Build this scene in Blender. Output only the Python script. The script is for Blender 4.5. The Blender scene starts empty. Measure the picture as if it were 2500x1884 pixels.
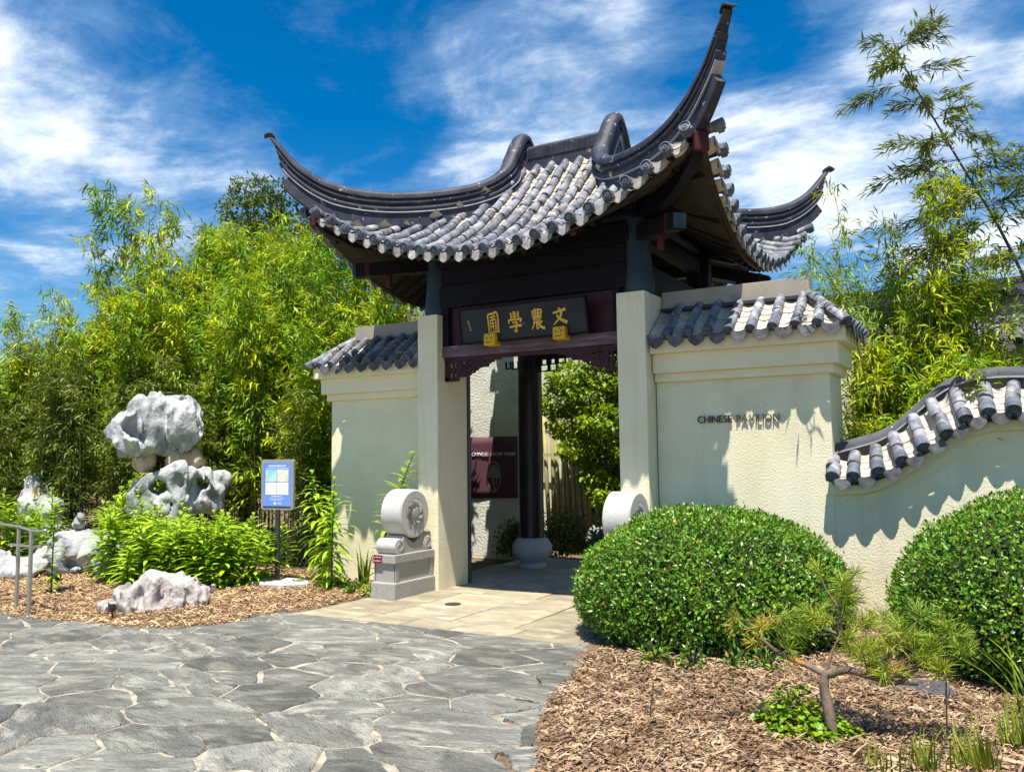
import bpy, bmesh, math, random
import numpy as np
from mathutils import Vector, Matrix

# ---------------------------------------------------------------- camera, sky, sun, exposure
S = bpy.context.scene
COL = S.collection
random.seed(7)
RNG = np.random.default_rng(11)
R = math.radians

YAW, PITCH, ROLL = 0.52653, 0.08416, -0.01209
fw = Vector((-math.sin(YAW) * math.cos(PITCH), math.cos(YAW) * math.cos(PITCH), math.sin(PITCH)))
rt = Vector((math.cos(YAW), math.sin(YAW), 0))
up = rt.cross(fw)
rt2 = rt * math.cos(ROLL) + up * math.sin(ROLL)
up2 = -rt * math.sin(ROLL) + up * math.cos(ROLL)
cam = bpy.data.cameras.new('camera')
cam.lens = 29.45
cam.sensor_width = 36
cam.sensor_fit = 'HORIZONTAL'
cam.clip_start = 0.05
cam.clip_end = 2000
co = bpy.data.objects.new('camera', cam)
COL.objects.link(co)
co.matrix_world = Matrix(((rt2.x, up2.x, -fw.x, 0), (rt2.y, up2.y, -fw.y, 0), (rt2.z, up2.z, -fw.z, 1.6), (0, 0, 0, 1)))
S.camera = co

SUN_DIR = Vector((0.12, -0.32, 1.0)).normalized()          # towards the sun
SUN_EL = math.asin(SUN_DIR.z)
SUN_AZ = math.atan2(SUN_DIR.x, SUN_DIR.y)                    # clockwise from +Y
sun = bpy.data.lights.new('sun', 'SUN')
sun.energy = 5.0
sun.angle = R(0.5)
sun.color = (1.0, 0.95, 0.86)
so = bpy.data.objects.new('sun', sun)
COL.objects.link(so)
so.rotation_euler = SUN_DIR.to_track_quat('Z', 'Y').to_euler()

W = bpy.data.worlds.new('World')
S.world = W
W.use_nodes = True
wn, wl = W.node_tree.nodes, W.node_tree.links
wn.clear()
def wnode(t, **k):
    n = wn.new(t)
    for a, b in k.items():
        setattr(n, a, b)
    return n
def wmath(op, a, b=None, c=None, clamp=False):
    n = wnode('ShaderNodeMath', operation=op, use_clamp=clamp)
    for i, v in enumerate((a, b, c)):
        if v is None: continue
        if isinstance(v, (int, float)): n.inputs[i].default_value = v
        else: wl.new(v, n.inputs[i])
    return n.outputs[0]
sky = wnode('ShaderNodeTexSky', sky_type='NISHITA', sun_disc=False)
sky.sun_elevation = SUN_EL
sky.sun_rotation = SUN_AZ
sky.altitude = 100
sky.air_density = 1.0
sky.dust_density = 0.4
sky.ozone_density = 3.0
hs = wnode('ShaderNodeHueSaturation')
hs.inputs['Saturation'].default_value = 1.50
hs.inputs['Value'].default_value = 0.88
wl.new(sky.outputs[0], hs.inputs['Color'])
tc = wnode('ShaderNodeTexCoord')
sep = wnode('ShaderNodeSeparateXYZ')
wl.new(tc.outputs['Generated'], sep.inputs[0])
zz = wmath('ADD', wmath('MAXIMUM', sep.outputs[2], 0.0), 0.16)
cmb = wnode('ShaderNodeCombineXYZ')
wl.new(wmath('DIVIDE', sep.outputs[0], zz), cmb.inputs[0])
wl.new(wmath('DIVIDE', sep.outputs[1], zz), cmb.inputs[1])
mp = wnode('ShaderNodeMapping')
mp.inputs['Rotation'].default_value = (0, 0, R(-28))
mp.inputs['Scale'].default_value = (0.85, 1.15, 1)
mp.inputs['Location'].default_value = (3.1, 1.7, 0)
wl.new(cmb.outputs[0], mp.inputs[0])
def wnoise(scale, detail, rough, dist=0.0):
    n = wnode('ShaderNodeTexNoise')
    n.inputs['Scale'].default_value = scale
    n.inputs['Detail'].default_value = detail
    n.inputs['Roughness'].default_value = rough
    n.inputs['Distortion'].default_value = dist
    wl.new(mp.outputs[0], n.inputs['Vector'])
    return n.outputs['Fac']
n1 = wnoise(1.5, 8, 0.60, 0.7)
n2 = wnoise(4.2, 8, 0.64, 0.3)
tot = wmath('ADD', wmath('MULTIPLY', n1, 2.3), wmath('MULTIPLY', n2, 1.35))
# cloud banks, each by the direction it stands in: (direction, angular radius deg, weight)
BANKS = [
    ((-0.83, 0.42, 0.38), 10, 0.50), ((-0.84, 0.45, 0.31), 9, 0.40), ((-0.756, 0.577, 0.310), 7, 0.30),
    ((-0.421, 0.779, 0.464), 8, 0.40), ((-0.378, 0.813, 0.444), 7, 0.34), ((-0.511, 0.751, 0.419), 6, 0.24), ((-0.609, 0.692, 0.386), 5, 0.20),
    ((-0.092, 0.937, 0.337), 11, 0.55), ((0.018, 0.952, 0.306), 12, 0.50), ((-0.218, 0.925, 0.312), 8, 0.50),
    ((-0.660, 0.619, 0.426), 9, -0.45), ((-0.700, 0.561, 0.443), 8, -0.30), ((-0.103, 0.897, 0.429), 9, -0.40), ((-0.203, 0.881, 0.427), 8, -0.40),
    ((-0.605, 0.723, 0.334), 7, -0.35), ((-0.577, 0.725, 0.377), 5, -0.25)]
for d, rad, w in BANKS:
    v = Vector(d).normalized()
    dn = wnode('ShaderNodeVectorMath', operation='DOT_PRODUCT')
    wl.new(tc.outputs['Generated'], dn.inputs[0])
    dn.inputs[1].default_value = v
    mr = wnode('ShaderNodeMapRange', interpolation_type='SMOOTHSTEP')
    wl.new(dn.outputs['Value'], mr.inputs[0])
    mr.inputs[1].default_value = math.cos(R(rad))
    mr.inputs[2].default_value = 1.0
    mr.inputs[3].default_value = 0.0
    mr.inputs[4].default_value = w * 0.50
    tot = wmath('ADD', tot, mr.outputs[0])
def wramp(v, lo, hi, top):
    n = wnode('ShaderNodeMapRange', interpolation_type='SMOOTHSTEP')
    wl.new(v, n.inputs[0])
    n.inputs[1].default_value = lo; n.inputs[2].default_value = hi; n.inputs[4].default_value = top
    return n.outputs[0]
def wmix(f, a, b):
    n = wnode('ShaderNodeMix', data_type='RGBA')
    wl.new(f, n.inputs['Factor'])
    for i, q in ((6, a), (7, b)):
        if isinstance(q, tuple): n.inputs[i].default_value = (*q, 1)
        else: wl.new(q, n.inputs[i])
    return n.outputs[2]
veil = wmix(wramp(tot, 1.50, 2.30, 0.60), hs.outputs[0], (2.6, 3.9, 5.8))     # thin blue-grey cloud
cloudy = wmix(wramp(tot, 1.93, 2.72, 0.97), veil, (8.2, 8.5, 8.7))            # thick white cloud
bg = wnode('ShaderNodeBackground')
bg.inputs['Strength'].default_value = 0.085
wl.new(cloudy, bg.inputs['Color'])
wo = wnode('ShaderNodeOutputWorld')
wl.new(bg.outputs[0], wo.inputs['Surface'])

S.cycles.max_bounces = 5
S.cycles.diffuse_bounces = 3
S.cycles.glossy_bounces = 2
S.cycles.transmission_bounces = 3
S.view_settings.view_transform = 'Standard'
S.view_settings.look = 'None'
S.view_settings.gamma = 1
S.view_settings.exposure = 0.92
S.view_settings.use_curve_mapping = False

# ---------------------------------------------------------------- helpers
MATS = {}
def material(name, c1, c2=None, scale=6.0, detail=4.0, rough=0.75, bump=0.0, bscale=40.0, bdist=0.01,
             patch=None, patch2=None, rnd=0.0, hue=0.0, stretch=(1, 1, 1), spec=0.3, coord='Object', metallic=0.0, contrast=(0.35, 0.65),
             island=0.0, trans=0.0, bump2=None, wobble=0.0, streak=None, rare=None):
    """Principled material; c1..c2 by noise, optional patches (colour, scale, lo, hi), per-object / per-island value change."""
    m = bpy.data.materials.new(name)
    m.use_nodes = True
    n, l = m.node_tree.nodes, m.node_tree.links
    n.clear()
    out = n.new('ShaderNodeOutputMaterial')
    p = n.new('ShaderNodeBsdfPrincipled')
    p.inputs['Roughness'].default_value = rough
    p.inputs['Metallic'].default_value = metallic
    p.inputs['Specular IOR Level'].default_value = spec
    t = n.new('ShaderNodeTexCoord')
    mpn = n.new('ShaderNodeMapping')
    mpn.inputs['Scale'].default_value = stretch
    vec = t.outputs[coord]
    if rnd or coord == 'Object':
        oi = n.new('ShaderNodeObjectInfo')
        ad = n.new('ShaderNodeVectorMath'); ad.operation = 'ADD'
        sc_ = n.new('ShaderNodeVectorMath'); sc_.operation = 'SCALE'
        cx = n.new('ShaderNodeCombineXYZ')
        for i in range(3): l.new(oi.outputs['Random'], cx.inputs[i])
        l.new(cx.outputs[0], sc_.inputs[0]); sc_.inputs['Scale'].default_value = 17.0
        l.new(vec, ad.inputs[0]); l.new(sc_.outputs[0], ad.inputs[1])
        vec = ad.outputs[0]
    l.new(vec, mpn.inputs[0])
    def noise(s, d=6.0, r=0.55):
        x = n.new('ShaderNodeTexNoise')
        x.inputs['Scale'].default_value = s; x.inputs['Detail'].default_value = d; x.inputs['Roughness'].default_value = r
        x.inputs['Distortion'].default_value = wobble
        l.new(mpn.outputs[0], x.inputs['Vector'])
        return x.outputs['Fac']
    def rng(v, a, b, lo=0.0, hi=1.0):
        x = n.new('ShaderNodeMapRange')
        l.new(v, x.inputs[0])
        for i, q in enumerate((a, b, lo, hi)): x.inputs[i + 1].default_value = q
        return x.outputs[0]
    def mix(f, a, b):
        x = n.new('ShaderNodeMix'); x.data_type = 'RGBA'
        if isinstance(f, float): x.inputs['Factor'].default_value = f
        else: l.new(f, x.inputs['Factor'])
        for i, q in ((6, a), (7, b)):
            if isinstance(q, tuple): x.inputs[i].default_value = (*q, 1)
            else: l.new(q, x.inputs[i])
        return x.outputs[2]
    col = mix(rng(noise(scale, detail), *contrast), c1, c2 if c2 else c1)
    for pt in (patch, patch2):
        if pt:
            col = mix(rng(noise(pt[1], 4.0, 0.6), pt[2], pt[3]), col, pt[0])
    if streak:      # long stains running down the surface
        m2 = n.new('ShaderNodeMapping'); m2.inputs['Scale'].default_value = (1, 1, .07)
        l.new(vec, m2.inputs[0])
        x = n.new('ShaderNodeTexNoise'); x.inputs['Scale'].default_value = streak[1]; x.inputs['Detail'].default_value = 4; x.inputs['Roughness'].default_value = .65
        l.new(m2.outputs[0], x.inputs['Vector'])
        col = mix(rng(x.outputs['Fac'], streak[2], streak[3], 0, streak[4]), col, streak[0])
    if rare:        # a few withered leaves
        gq = n.new('ShaderNodeNewGeometry'); wq = n.new('ShaderNodeTexWhiteNoise'); wq.noise_dimensions = '1D'
        sq = n.new('ShaderNodeMath'); sq.operation = 'MULTIPLY'; sq.inputs[1].default_value = 91.7
        l.new(gq.outputs['Random Per Island'], sq.inputs[0]); l.new(sq.outputs[0], wq.inputs['W'])
        col = mix(rng(wq.outputs['Value'], rare[1], rare[1] + .004), col, rare[0])
    if rnd or hue or island:
        h = n.new('ShaderNodeHueSaturation')
        l.new(col, h.inputs['Color'])
        if island:
            g = n.new('ShaderNodeNewGeometry'); r_ = g.outputs['Random Per Island']
            l.new(rng(r_, 0, 1, 1 - island, 1 + island), h.inputs['Value'])
            w = n.new('ShaderNodeTexWhiteNoise'); w.noise_dimensions = '1D'; l.new(r_, w.inputs['W'])
            if hue: l.new(rng(w.outputs['Value'], 0, 1, .5 - hue, .5 + hue), h.inputs['Hue'])
        else:
            oi = n.new('ShaderNodeObjectInfo')
            l.new(rng(oi.outputs['Random'], 0, 1, 1 - rnd, 1 + rnd), h.inputs['Value'])
            w = n.new('ShaderNodeTexWhiteNoise'); w.noise_dimensions = '1D'; l.new(oi.outputs['Random'], w.inputs['W'])
            if hue: l.new(rng(w.outputs['Value'], 0, 1, .5 - hue, .5 + hue), h.inputs['Hue'])
        col = h.outputs[0]
    l.new(col, p.inputs['Base Color'])
    if bump:
        b = n.new('ShaderNodeBump')
        b.inputs['Strength'].default_value = bump; b.inputs['Distance'].default_value = bdist
        hgt = noise(bscale, 3.0, 0.6)
        if bump2:
            mm = n.new('ShaderNodeMath'); mm.operation = 'MULTIPLY_ADD'
            l.new(noise(bump2[0], 4.0), mm.inputs[0]); mm.inputs[1].default_value = bump2[1]; l.new(hgt, mm.inputs[2])
            hgt = mm.outputs[0]
        l.new(hgt, b.inputs['Height'])
        l.new(b.outputs[0], p.inputs['Normal'])
    surf = p.outputs[0]
    if trans:
        tr = n.new('ShaderNodeBsdfTranslucent')
        l.new(col, tr.inputs['Color'])
        ms = n.new('ShaderNodeMixShader'); ms.inputs[0].default_value = trans
        l.new(surf, ms.inputs[1]); l.new(tr.outputs[0], ms.inputs[2])
        surf = ms.outputs[0]
    l.new(surf, out.inputs['Surface'])
    MATS[name] = m
    return m

def mesh(name, verts, faces, mat=None, smooth=False):
    me = bpy.data.meshes.new(name)
    me.from_pydata([tuple(v) for v in verts], [], [tuple(f) for f in faces])
    if mat is not None:
        for x in (mat if isinstance(mat, (list, tuple)) else [mat]): me.materials.append(x)
    if smooth: me.polygons.foreach_set('use_smooth', [True] * len(me.polygons))
    me.update()
    return me

def fastmesh(name, V, F, mat, smooth=False):
    """numpy vertices (n,3) and equal-sized faces (m,k)"""
    me = bpy.data.meshes.new(name)
    k = F.shape[1]
    me.vertices.add(len(V)); me.vertices.foreach_set('co', np.ascontiguousarray(V, dtype=np.float32).ravel())
    me.loops.add(F.size); me.loops.foreach_set('vertex_index', np.ascontiguousarray(F, dtype=np.int32).ravel())
    me.polygons.add(len(F))
    me.polygons.foreach_set('loop_start', np.arange(0, F.size, k, dtype=np.int32))
    me.polygons.foreach_set('loop_total', np.full(len(F), k, dtype=np.int32))
    if smooth: me.polygons.foreach_set('use_smooth', np.ones(len(F), dtype=bool))
    me.materials.append(mat)
    me.update(calc_edges=True); me.validate()
    return me

def obj(name, me, parent=None, kind=None, label=None):
    o = bpy.data.objects.new(name, me)
    COL.objects.link(o)
    if parent is not None: o.parent = parent
    if kind: o['kind'] = kind
    if label: o['label'] = label
    return o

def tag(o, label, cat, group=None):
    o['label'] = label; o['category'] = cat
    if group: o['group'] = group
    return o

def thing(name, label, cat, loc=(0, 0, 0), rz=0.0, group=None, scale=1.0):
    o = bpy.data.objects.new(name, None)
    o.empty_display_size = 0.2
    COL.objects.link(o)
    o.location = loc; o.rotation_euler = (0, 0, rz)
    o.scale = (scale,) * 3 if isinstance(scale, (int, float)) else scale
    return tag(o, label, cat, group)

def copy_tree(o, parent=None):
    c = o.copy(); COL.objects.link(c); c.parent = parent
    for ch in o.children: copy_tree(ch, c)
    return c

class MB:
    """collects shapes into one mesh"""
    def __init__(s): s.v, s.f = [], []
    def add(s, V, F):
        b = len(s.v); s.v += [tuple(x) for x in V]; s.f += [tuple(i + b for i in f) for f in F]; return s
    def box(s, x0, x1, y0, y1, z0, z1):
        return s.add([(x0, y0, z0), (x1, y0, z0), (x1, y1, z0), (x0, y1, z0), (x0, y0, z1), (x1, y0, z1), (x1, y1, z1), (x0, y1, z1)],
                     [(0, 3, 2, 1), (4, 5, 6, 7), (0, 1, 5, 4), (1, 2, 6, 5), (2, 3, 7, 6), (3, 0, 4, 7)])
    def lathe(s, prof, n=24, c=(0, 0, 0), axis='z', cap=True):
        V, F = [], []
        for (r, h) in prof:
            for i in range(n):
                a = 2 * math.pi * i / n
                p = (r * math.cos(a), r * math.sin(a), h)
                if axis == 'x': p = (p[2], p[0], p[1])
                elif axis == 'y': p = (p[0], p[2], p[1])
                V.append((p[0] + c[0], p[1] + c[1], p[2] + c[2]))
        for k in range(len(prof) - 1):
            for i in range(n):
                j = (i + 1) % n
                F.append((k * n + i, k * n + j, (k + 1) * n + j, (k + 1) * n + i))
        if cap:
            F.append(tuple(range(n))[::-1]); F.append(tuple((len(prof) - 1) * n + i for i in range(n)))
        return s.add(V, F)
    def prism(s, poly, y0, y1, ax='y'):
        """polygon in (a, z) extruded along y (or x)"""
        n = len(poly)
        mk = (lambda a, z, d: (a, d, z)) if ax == 'y' else ((lambda a, z, d: (d, a, z)) if ax == 'x' else (lambda a, z, d: (a, z, d)))
        V = [mk(a, z, y0) for a, z in poly] + [mk(a, z, y1) for a, z in poly]
        F = [tuple(range(n)), tuple(range(2 * n - 1, n - 1, -1))] + [((i + 1) % n, i, n + i, n + (i + 1) % n) for i in range(n)]
        return s.add(V, F)
    def tube(s, pts, rad, n=6, cap=True):
        pts = [Vector(p) for p in pts]
        V, F = [], []
        prev = None
        for i, p in enumerate(pts):
            t = (pts[min(i + 1, len(pts) - 1)] - pts[max(i - 1, 0)]).normalized()
            if prev is None:
                a = t.orthogonal().normalized()
            else:
                a = (prev - t * prev.dot(t)).normalized()
            prev = a
            b = t.cross(a)
            r = rad[i] if isinstance(rad, (list, tuple)) else rad
            for k in range(n):
                q = 2 * math.pi * k / n
                V.append(p + a * (r * math.cos(q)) + b * (r * math.sin(q)))
        for i in range(len(pts) - 1):
            for k in range(n):
                j = (k + 1) % n
                F.append((i * n + k, i * n + j, (i + 1) * n + j, (i + 1) * n + k))
        if cap:
            F.append(tuple(range(n))[::-1]); F.append(tuple((len(pts) - 1) * n + i for i in range(n)))
        return s.add(V, F)
    def build(s, name, mat, parent=None, smooth=False, kind=None, bevel=0.0, label=None, auto=None):
        me = mesh(name, s.v, s.f, mat, smooth)
        bm = bmesh.new(); bm.from_mesh(me)
        bmesh.ops.recalc_face_normals(bm, faces=bm.faces)
        if bevel:
            es = [e for e in bm.edges if len(e.link_faces) == 2 and e.calc_face_angle(0) > 0.6]
            bmesh.ops.bevel(bm, geom=es, offset=bevel, segments=2, profile=0.6, affect='EDGES', clamp_overlap=True)
        if auto is not None:
            for f in bm.faces: f.smooth = True
            for e in bm.edges:
                if len(e.link_faces) == 2 and e.calc_face_angle(0) > auto: e.smooth = False
        bm.to_mesh(me); bm.free(); me.update()
        return obj(name, me, parent, kind, label)

def lattice_noise(P, seed=0):
    """value noise on points (n,3), about -1..1"""
    P = np.asarray(P, dtype=np.float64)
    i = np.floor(P).astype(np.int64); f = P - i
    f = f * f * (3 - 2 * f)
    def h(a, b, c):
        x = (a * 374761393 + b * 668265263 + c * 2147483647 + seed * 1442695041) & 0xFFFFFFFF
        x = ((x ^ (x >> 13)) * 1274126177) & 0xFFFFFFFF
        x = (x ^ (x >> 16)) & 0xFFFF
        return x / 32767.5 - 1
    X, Y, Z = i[..., 0], i[..., 1], i[..., 2]
    r = 0
    for dx in (0, 1):
        for dy in (0, 1):
            for dz in (0, 1):
                w = (f[..., 0] if dx else 1 - f[..., 0]) * (f[..., 1] if dy else 1 - f[..., 1]) * (f[..., 2] if dz else 1 - f[..., 2])
                r = r + w * h(X + dx, Y + dy, Z + dz)
    return r
def fbm(P, oct=4, seed=0, gain=0.5):
    r, a, s = 0, 1.0, 1.0
    for k in range(oct):
        r = r + a * lattice_noise(np.asarray(P) * s + 13.7 * k, seed + k); a *= gain; s *= 2.03
    return r

def surface_net(F, org, h):
    """iso-surface F=0 (inside negative) of a grid as quads"""
    nx, ny, nz = F.shape
    sgn = F < 0
    c = [sgn[a:nx - 1 + a, b:ny - 1 + b, d:nz - 1 + d] for a in (0, 1) for b in (0, 1) for d in (0, 1)]
    cnt = sum(x.astype(int) for x in c)
    mixed = (cnt > 0) & (cnt < 8)
    idx = -np.ones(mixed.shape, dtype=np.int64)
    cells = np.argwhere(mixed)
    idx[mixed] = np.arange(len(cells))
    acc = np.zeros((len(cells), 3)); num = np.zeros(len(cells))
    cor = [(a, b, d) for a in (0, 1) for b in (0, 1) for d in (0, 1)]
    for p in range(8):
        for q in range(p + 1, 8):
            A, B = np.array(cor[p]), np.array(cor[q])
            if abs(A - B).sum() != 1: continue
            fa = F[tuple((cells + A).T)]; fb = F[tuple((cells + B).T)]
            m = (fa < 0) != (fb < 0)
            t = np.where(m, fa / np.where(np.abs(fa - fb) < 1e-9, 1, fa - fb), 0)
            acc += np.where(m[:, None], A + t[:, None] * (B - A), 0); num += m
    V = (cells + acc / num[:, None]) * h + np.array(org)
    quads = []
    for ax in range(3):
        o1, o2 = [(1, 2), (2, 0), (0, 1)][ax]
        sl0 = [slice(1, -1)] * 3; sl1 = [slice(1, -1)] * 3
        sl0[ax] = slice(0, -1); sl1[ax] = slice(1, None)
        e = sgn[tuple(sl0)] != sgn[tuple(sl1)]
        pos = np.argwhere(e)
        off = np.array([1, 1, 1]); off[ax] = 0
        pos = pos + off
        flip = sgn[tuple(pos.T)]
        d1 = np.zeros(3, int); d1[o1] = 1; d2 = np.zeros(3, int); d2[o2] = 1
        a = idx[tuple(pos.T)]; b = idx[tuple((pos - d1).T)]; cc = idx[tuple((pos - d1 - d2).T)]; d = idx[tuple((pos - d2).T)]
        q = np.stack([a, b, cc, d], 1)
        q[~flip] = q[~flip][:, ::-1]
        quads.append(q)
    Q = np.concatenate(quads)
    return V, Q[(Q >= 0).all(1)]

def catmull(P, per=8):
    P = [np.array(p, float) for p in P]
    P = [2 * P[0] - P[1]] + P + [2 * P[-1] - P[-2]]
    out = []
    for i in range(1, len(P) - 2):
        for k in range(per):
            t = k / per
            out.append(0.5 * ((2 * P[i]) + (-P[i - 1] + P[i + 1]) * t + (2 * P[i - 1] - 5 * P[i] + 4 * P[i + 1] - P[i + 2]) * t * t + (-P[i - 1] + 3 * P[i] - 3 * P[i + 1] + P[i + 2]) * t ** 3))
    out.append(P[-2])
    return np.array(out)

def smooth01(a, b, x):
    t = min(1, max(0, (x - a) / (b - a))); return t * t * (3 - 2 * t)
# ---------------------------------------------------------------- materials
STUCCO = material('stucco', (0.775, 0.70, 0.48), (0.83, 0.765, 0.56), 2.5, rough=0.9, bump=0.5, bscale=55, bdist=0.012, spec=0.1,
                  patch=((0.66, 0.60, 0.41), 1.1, 0.56, 0.82), bump2=(170, 0.5), streak=((0.42, 0.40, 0.30), 3.2, 0.56, 0.80, .45))
STUCCO_TRIM = material('stucco_trim', (0.775, 0.70, 0.48), (0.81, 0.74, 0.52), 3, rough=0.9, bump=0.25, bscale=70, bdist=0.006, spec=0.1)
GARDENWALL = material('garden_wall_plaster', (0.74, 0.74, 0.68), (0.62, 0.62, 0.55), 3, rough=0.95, bump=0.8, bscale=22, bdist=0.02, spec=0.05,
                      patch=((0.40, 0.42, 0.32), 2.0, 0.60, 0.75))
TILE = material('cover_tile_clay', (0.075, 0.088, 0.115), (0.25, 0.25, 0.275), 9, rough=0.62, bump=0.35, bscale=45, bdist=0.004, rnd=0.28, hue=0.015,
                patch=((0.46, 0.43, 0.40), 10, 0.56, 0.72), patch2=((0.06, 0.062, 0.07), 7, 0.60, 0.72), spec=0.35)
TILE_DARK = material('end_tile_clay', (0.060, 0.075, 0.095), (0.13, 0.15, 0.18), 12, rough=0.6, bump=0.3, bscale=60, bdist=0.003, rnd=0.2)
DRIP = material('drip_tile_clay', (0.22, 0.215, 0.205), (0.38, 0.36, 0.33), 16, rough=0.8, bump=0.6, bscale=70, bdist=0.004, rnd=0.25, patch=((0.14, 0.15, 0.18), 10, 0.55, 0.7))
DRIP_DARK = material('drip_tile_clay_dark', (0.055, 0.06, 0.07), (0.13, 0.125, 0.125), 16, rough=0.8, bump=0.6, bscale=70, bdist=0.004, rnd=0.3)
PAN = material('pan_tile_clay', (0.44, 0.37, 0.29), (0.56, 0.50, 0.42), 14, rough=0.85, bump=0.3, bscale=60, bdist=0.003, rnd=0.22, hue=0.012)
RIDGE = material('ridge_clay', (0.018, 0.022, 0.038), (0.050, 0.050, 0.066), 5, rough=0.6, bump=0.35, bscale=30, bdist=0.006,
                 patch=((0.34, 0.33, 0.32), 11, 0.635, 0.68), patch2=((0.33, 0.23, 0.15), 3.5, 0.70, 0.74))
COPE = material('coping_cap', (0.055, 0.057, 0.070), (0.11, 0.108, 0.118), 5, rough=0.75, bump=0.3, bscale=40, bdist=0.005,
                patch=((0.62, 0.60, 0.58), 11, 0.71, 0.735))
COPEBAND = material('coping_band', (0.18, 0.145, 0.11), (0.06, 0.06, 0.065), 5, rough=0.85, bump=0.5, bscale=40, bdist=0.005, contrast=(0.42, 0.58))
FILLET = material('lime_fillet', (0.42, 0.42, 0.43), (0.30, 0.30, 0.32), 8, rough=0.8)
BOXCAP = material('ridge_box_render', (0.30, 0.27, 0.22), (0.36, 0.33, 0.27), 3, rough=0.85, bump=0.2, bscale=60, bdist=0.004, patch=((0.16, 0.15, 0.13), 4, 0.58, 0.8))
WOOD = material('dark_lacquer_wood', (0.0035, 0.0035, 0.008), (0.007, 0.006, 0.011), 6, spec=0.2, rough=0.62, bump=0.15, bscale=30, bdist=0.003, stretch=(1, 1, 6))
REDWOOD = material('oxblood_wood', (0.030, 0.008, 0.012), (0.055, 0.013, 0.017), 8, rough=0.5, bump=0.2, bscale=40, bdist=0.003)
REDEND = material('red_paint', (0.075, 0.010, 0.012), (0.05, 0.008, 0.010), 8, rough=0.6)
WEATHERED = material('weathered_lintel', (0.085, 0.045, 0.052), (0.15, 0.12, 0.14), 5, rough=0.7, bump=0.5, bscale=40, bdist=0.004, stretch=(0.5, 4, 4),
                     patch=((0.34, 0.30, 0.31), 9, 0.60, 0.70), patch2=((0.03, 0.02, 0.025), 6, 0.62, 0.72))
COLPAINT = material('column_paint', (0.018, 0.036, 0.055), (0.030, 0.060, 0.085), 5, rough=0.5, bump=0.2, bscale=30, bdist=0.003, patch=((0.10, 0.13, 0.15), 9, 0.68, 0.75))
COLBLACK = material('column_black', (0.010, 0.008, 0.012), (0.018, 0.012, 0.018), 4, rough=0.35)
SOFFIT = material('soffit_board', (0.045, 0.036, 0.024), (0.025, 0.02, 0.015), 5, rough=0.8, bump=0.2, bscale=30, bdist=0.003)
GOLD = material('gold_leaf', (0.62, 0.36, 0.04), (0.74, 0.50, 0.10), 30, rough=0.45, bump=0.3, bscale=80, bdist=0.002, patch=((0.75, 0.68, 0.45), 40, 0.62, 0.72))
GOLDBLOCK = material('gold_paint', (0.66, 0.40, 0.015), (0.60, 0.33, 0.01), 10, rough=0.5, bump=0.2, bscale=40, bdist=0.003)
PLAQUE = material('plaque_lacquer', (0.010, 0.014, 0.022), (0.014, 0.020, 0.030), 4, rough=0.4)
TEAL = material('teal_spot', (0.02, 0.08, 0.11), None, 4, rough=0.5)
GRANITE = material('granite', (0.42, 0.40, 0.36), (0.25, 0.24, 0.22), 130, detail=3, rough=0.8, bump=0.3, bscale=120, bdist=0.003, contrast=(0.40, 0.60), patch=((0.42, 0.39, 0.30), 6, 0.60, 0.80))
GRANITE_PALE = material('granite_pale', (0.56, 0.54, 0.50), (0.40, 0.385, 0.36), 150, detail=3, rough=0.8, bump=0.25, bscale=120, bdist=0.003, contrast=(0.38, 0.62))
DRUMSTONE = material('column_base_stone', (0.42, 0.42, 0.44), (0.34, 0.34, 0.36), 30, rough=0.8, bump=0.3, bscale=80, bdist=0.003)
LETTER = material('bronze_letter', (0.055, 0.052, 0.048), (0.08, 0.075, 0.07), 10, rough=0.45, metallic=0.3)
SLATE = material('flagstone_slate', (0.128, 0.128, 0.112), (0.245, 0.238, 0.205), 3.2, detail=6, rough=0.62, bump=1.0, bscale=9, bdist=0.06, rnd=0.34, hue=0.012,
                 stretch=(0.9, 2.1, 1), patch=((0.34, 0.33, 0.28), 3.4, 0.52, 0.63), patch2=((0.095, 0.094, 0.084), 4.5, 0.54, 0.74), spec=0.5, bump2=(45, 0.45), wobble=0.35)
JOINT = material('sandy_joint', (0.40, 0.36, 0.28), (0.20, 0.17, 0.13), 9, rough=0.95, bump=0.5, bscale=80, bdist=0.006)
SLAB = material('sandstone_slab', (0.36, 0.305, 0.205), (0.22, 0.19, 0.14), 2.2, detail=7, rough=0.8, bump=0.35, bscale=9, bdist=0.008, rnd=0.16, hue=0.01,
                stretch=(1, 2.0, 1), patch=((0.46, 0.41, 0.29), 3.0, 0.55, 0.70), bump2=(60, 0.3))
FLOOR = material('pavilion_floor_slab', (0.22, 0.215, 0.20), (0.30, 0.29, 0.26), 3, rough=0.75, bump=0.25, bscale=20, bdist=0.005, rnd=0.12)
SOIL = material('soil', (0.13, 0.085, 0.05), (0.20, 0.14, 0.085), 12, rough=1.0, bump=0.8, bscale=30, bdist=0.03)
MULCHBED = material('mulch_base', (0.14, 0.085, 0.048), (0.30, 0.20, 0.125), 45, detail=6, rough=1.0, bump=1.0, bscale=55, bdist=0.03, stretch=(1, 1.6, 1), contrast=(0.42, 0.6))
CHIP = material('mulch_chip', (0.50, 0.35, 0.20), (0.32, 0.19, 0.09), 5, rough=0.95, island=0.55, hue=0.012)
CHIP_R = material('mulch_chip_brown', (0.40, 0.275, 0.17), (0.15, 0.09, 0.05), 5, rough=0.95, island=0.6, hue=0.012)
ROCK = material('pale_limestone', (0.48, 0.48, 0.475), (0.22, 0.225, 0.235), 2.6, detail=6, rough=0.9, bump=0.8, bscale=11, bdist=0.035, patch=((0.50, 0.495, 0.475), 3.5, 0.52, 0.66),
                patch2=((0.40, 0.27, 0.14), 2.2, 0.69, 0.76), bump2=(40, 0.3))
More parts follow.
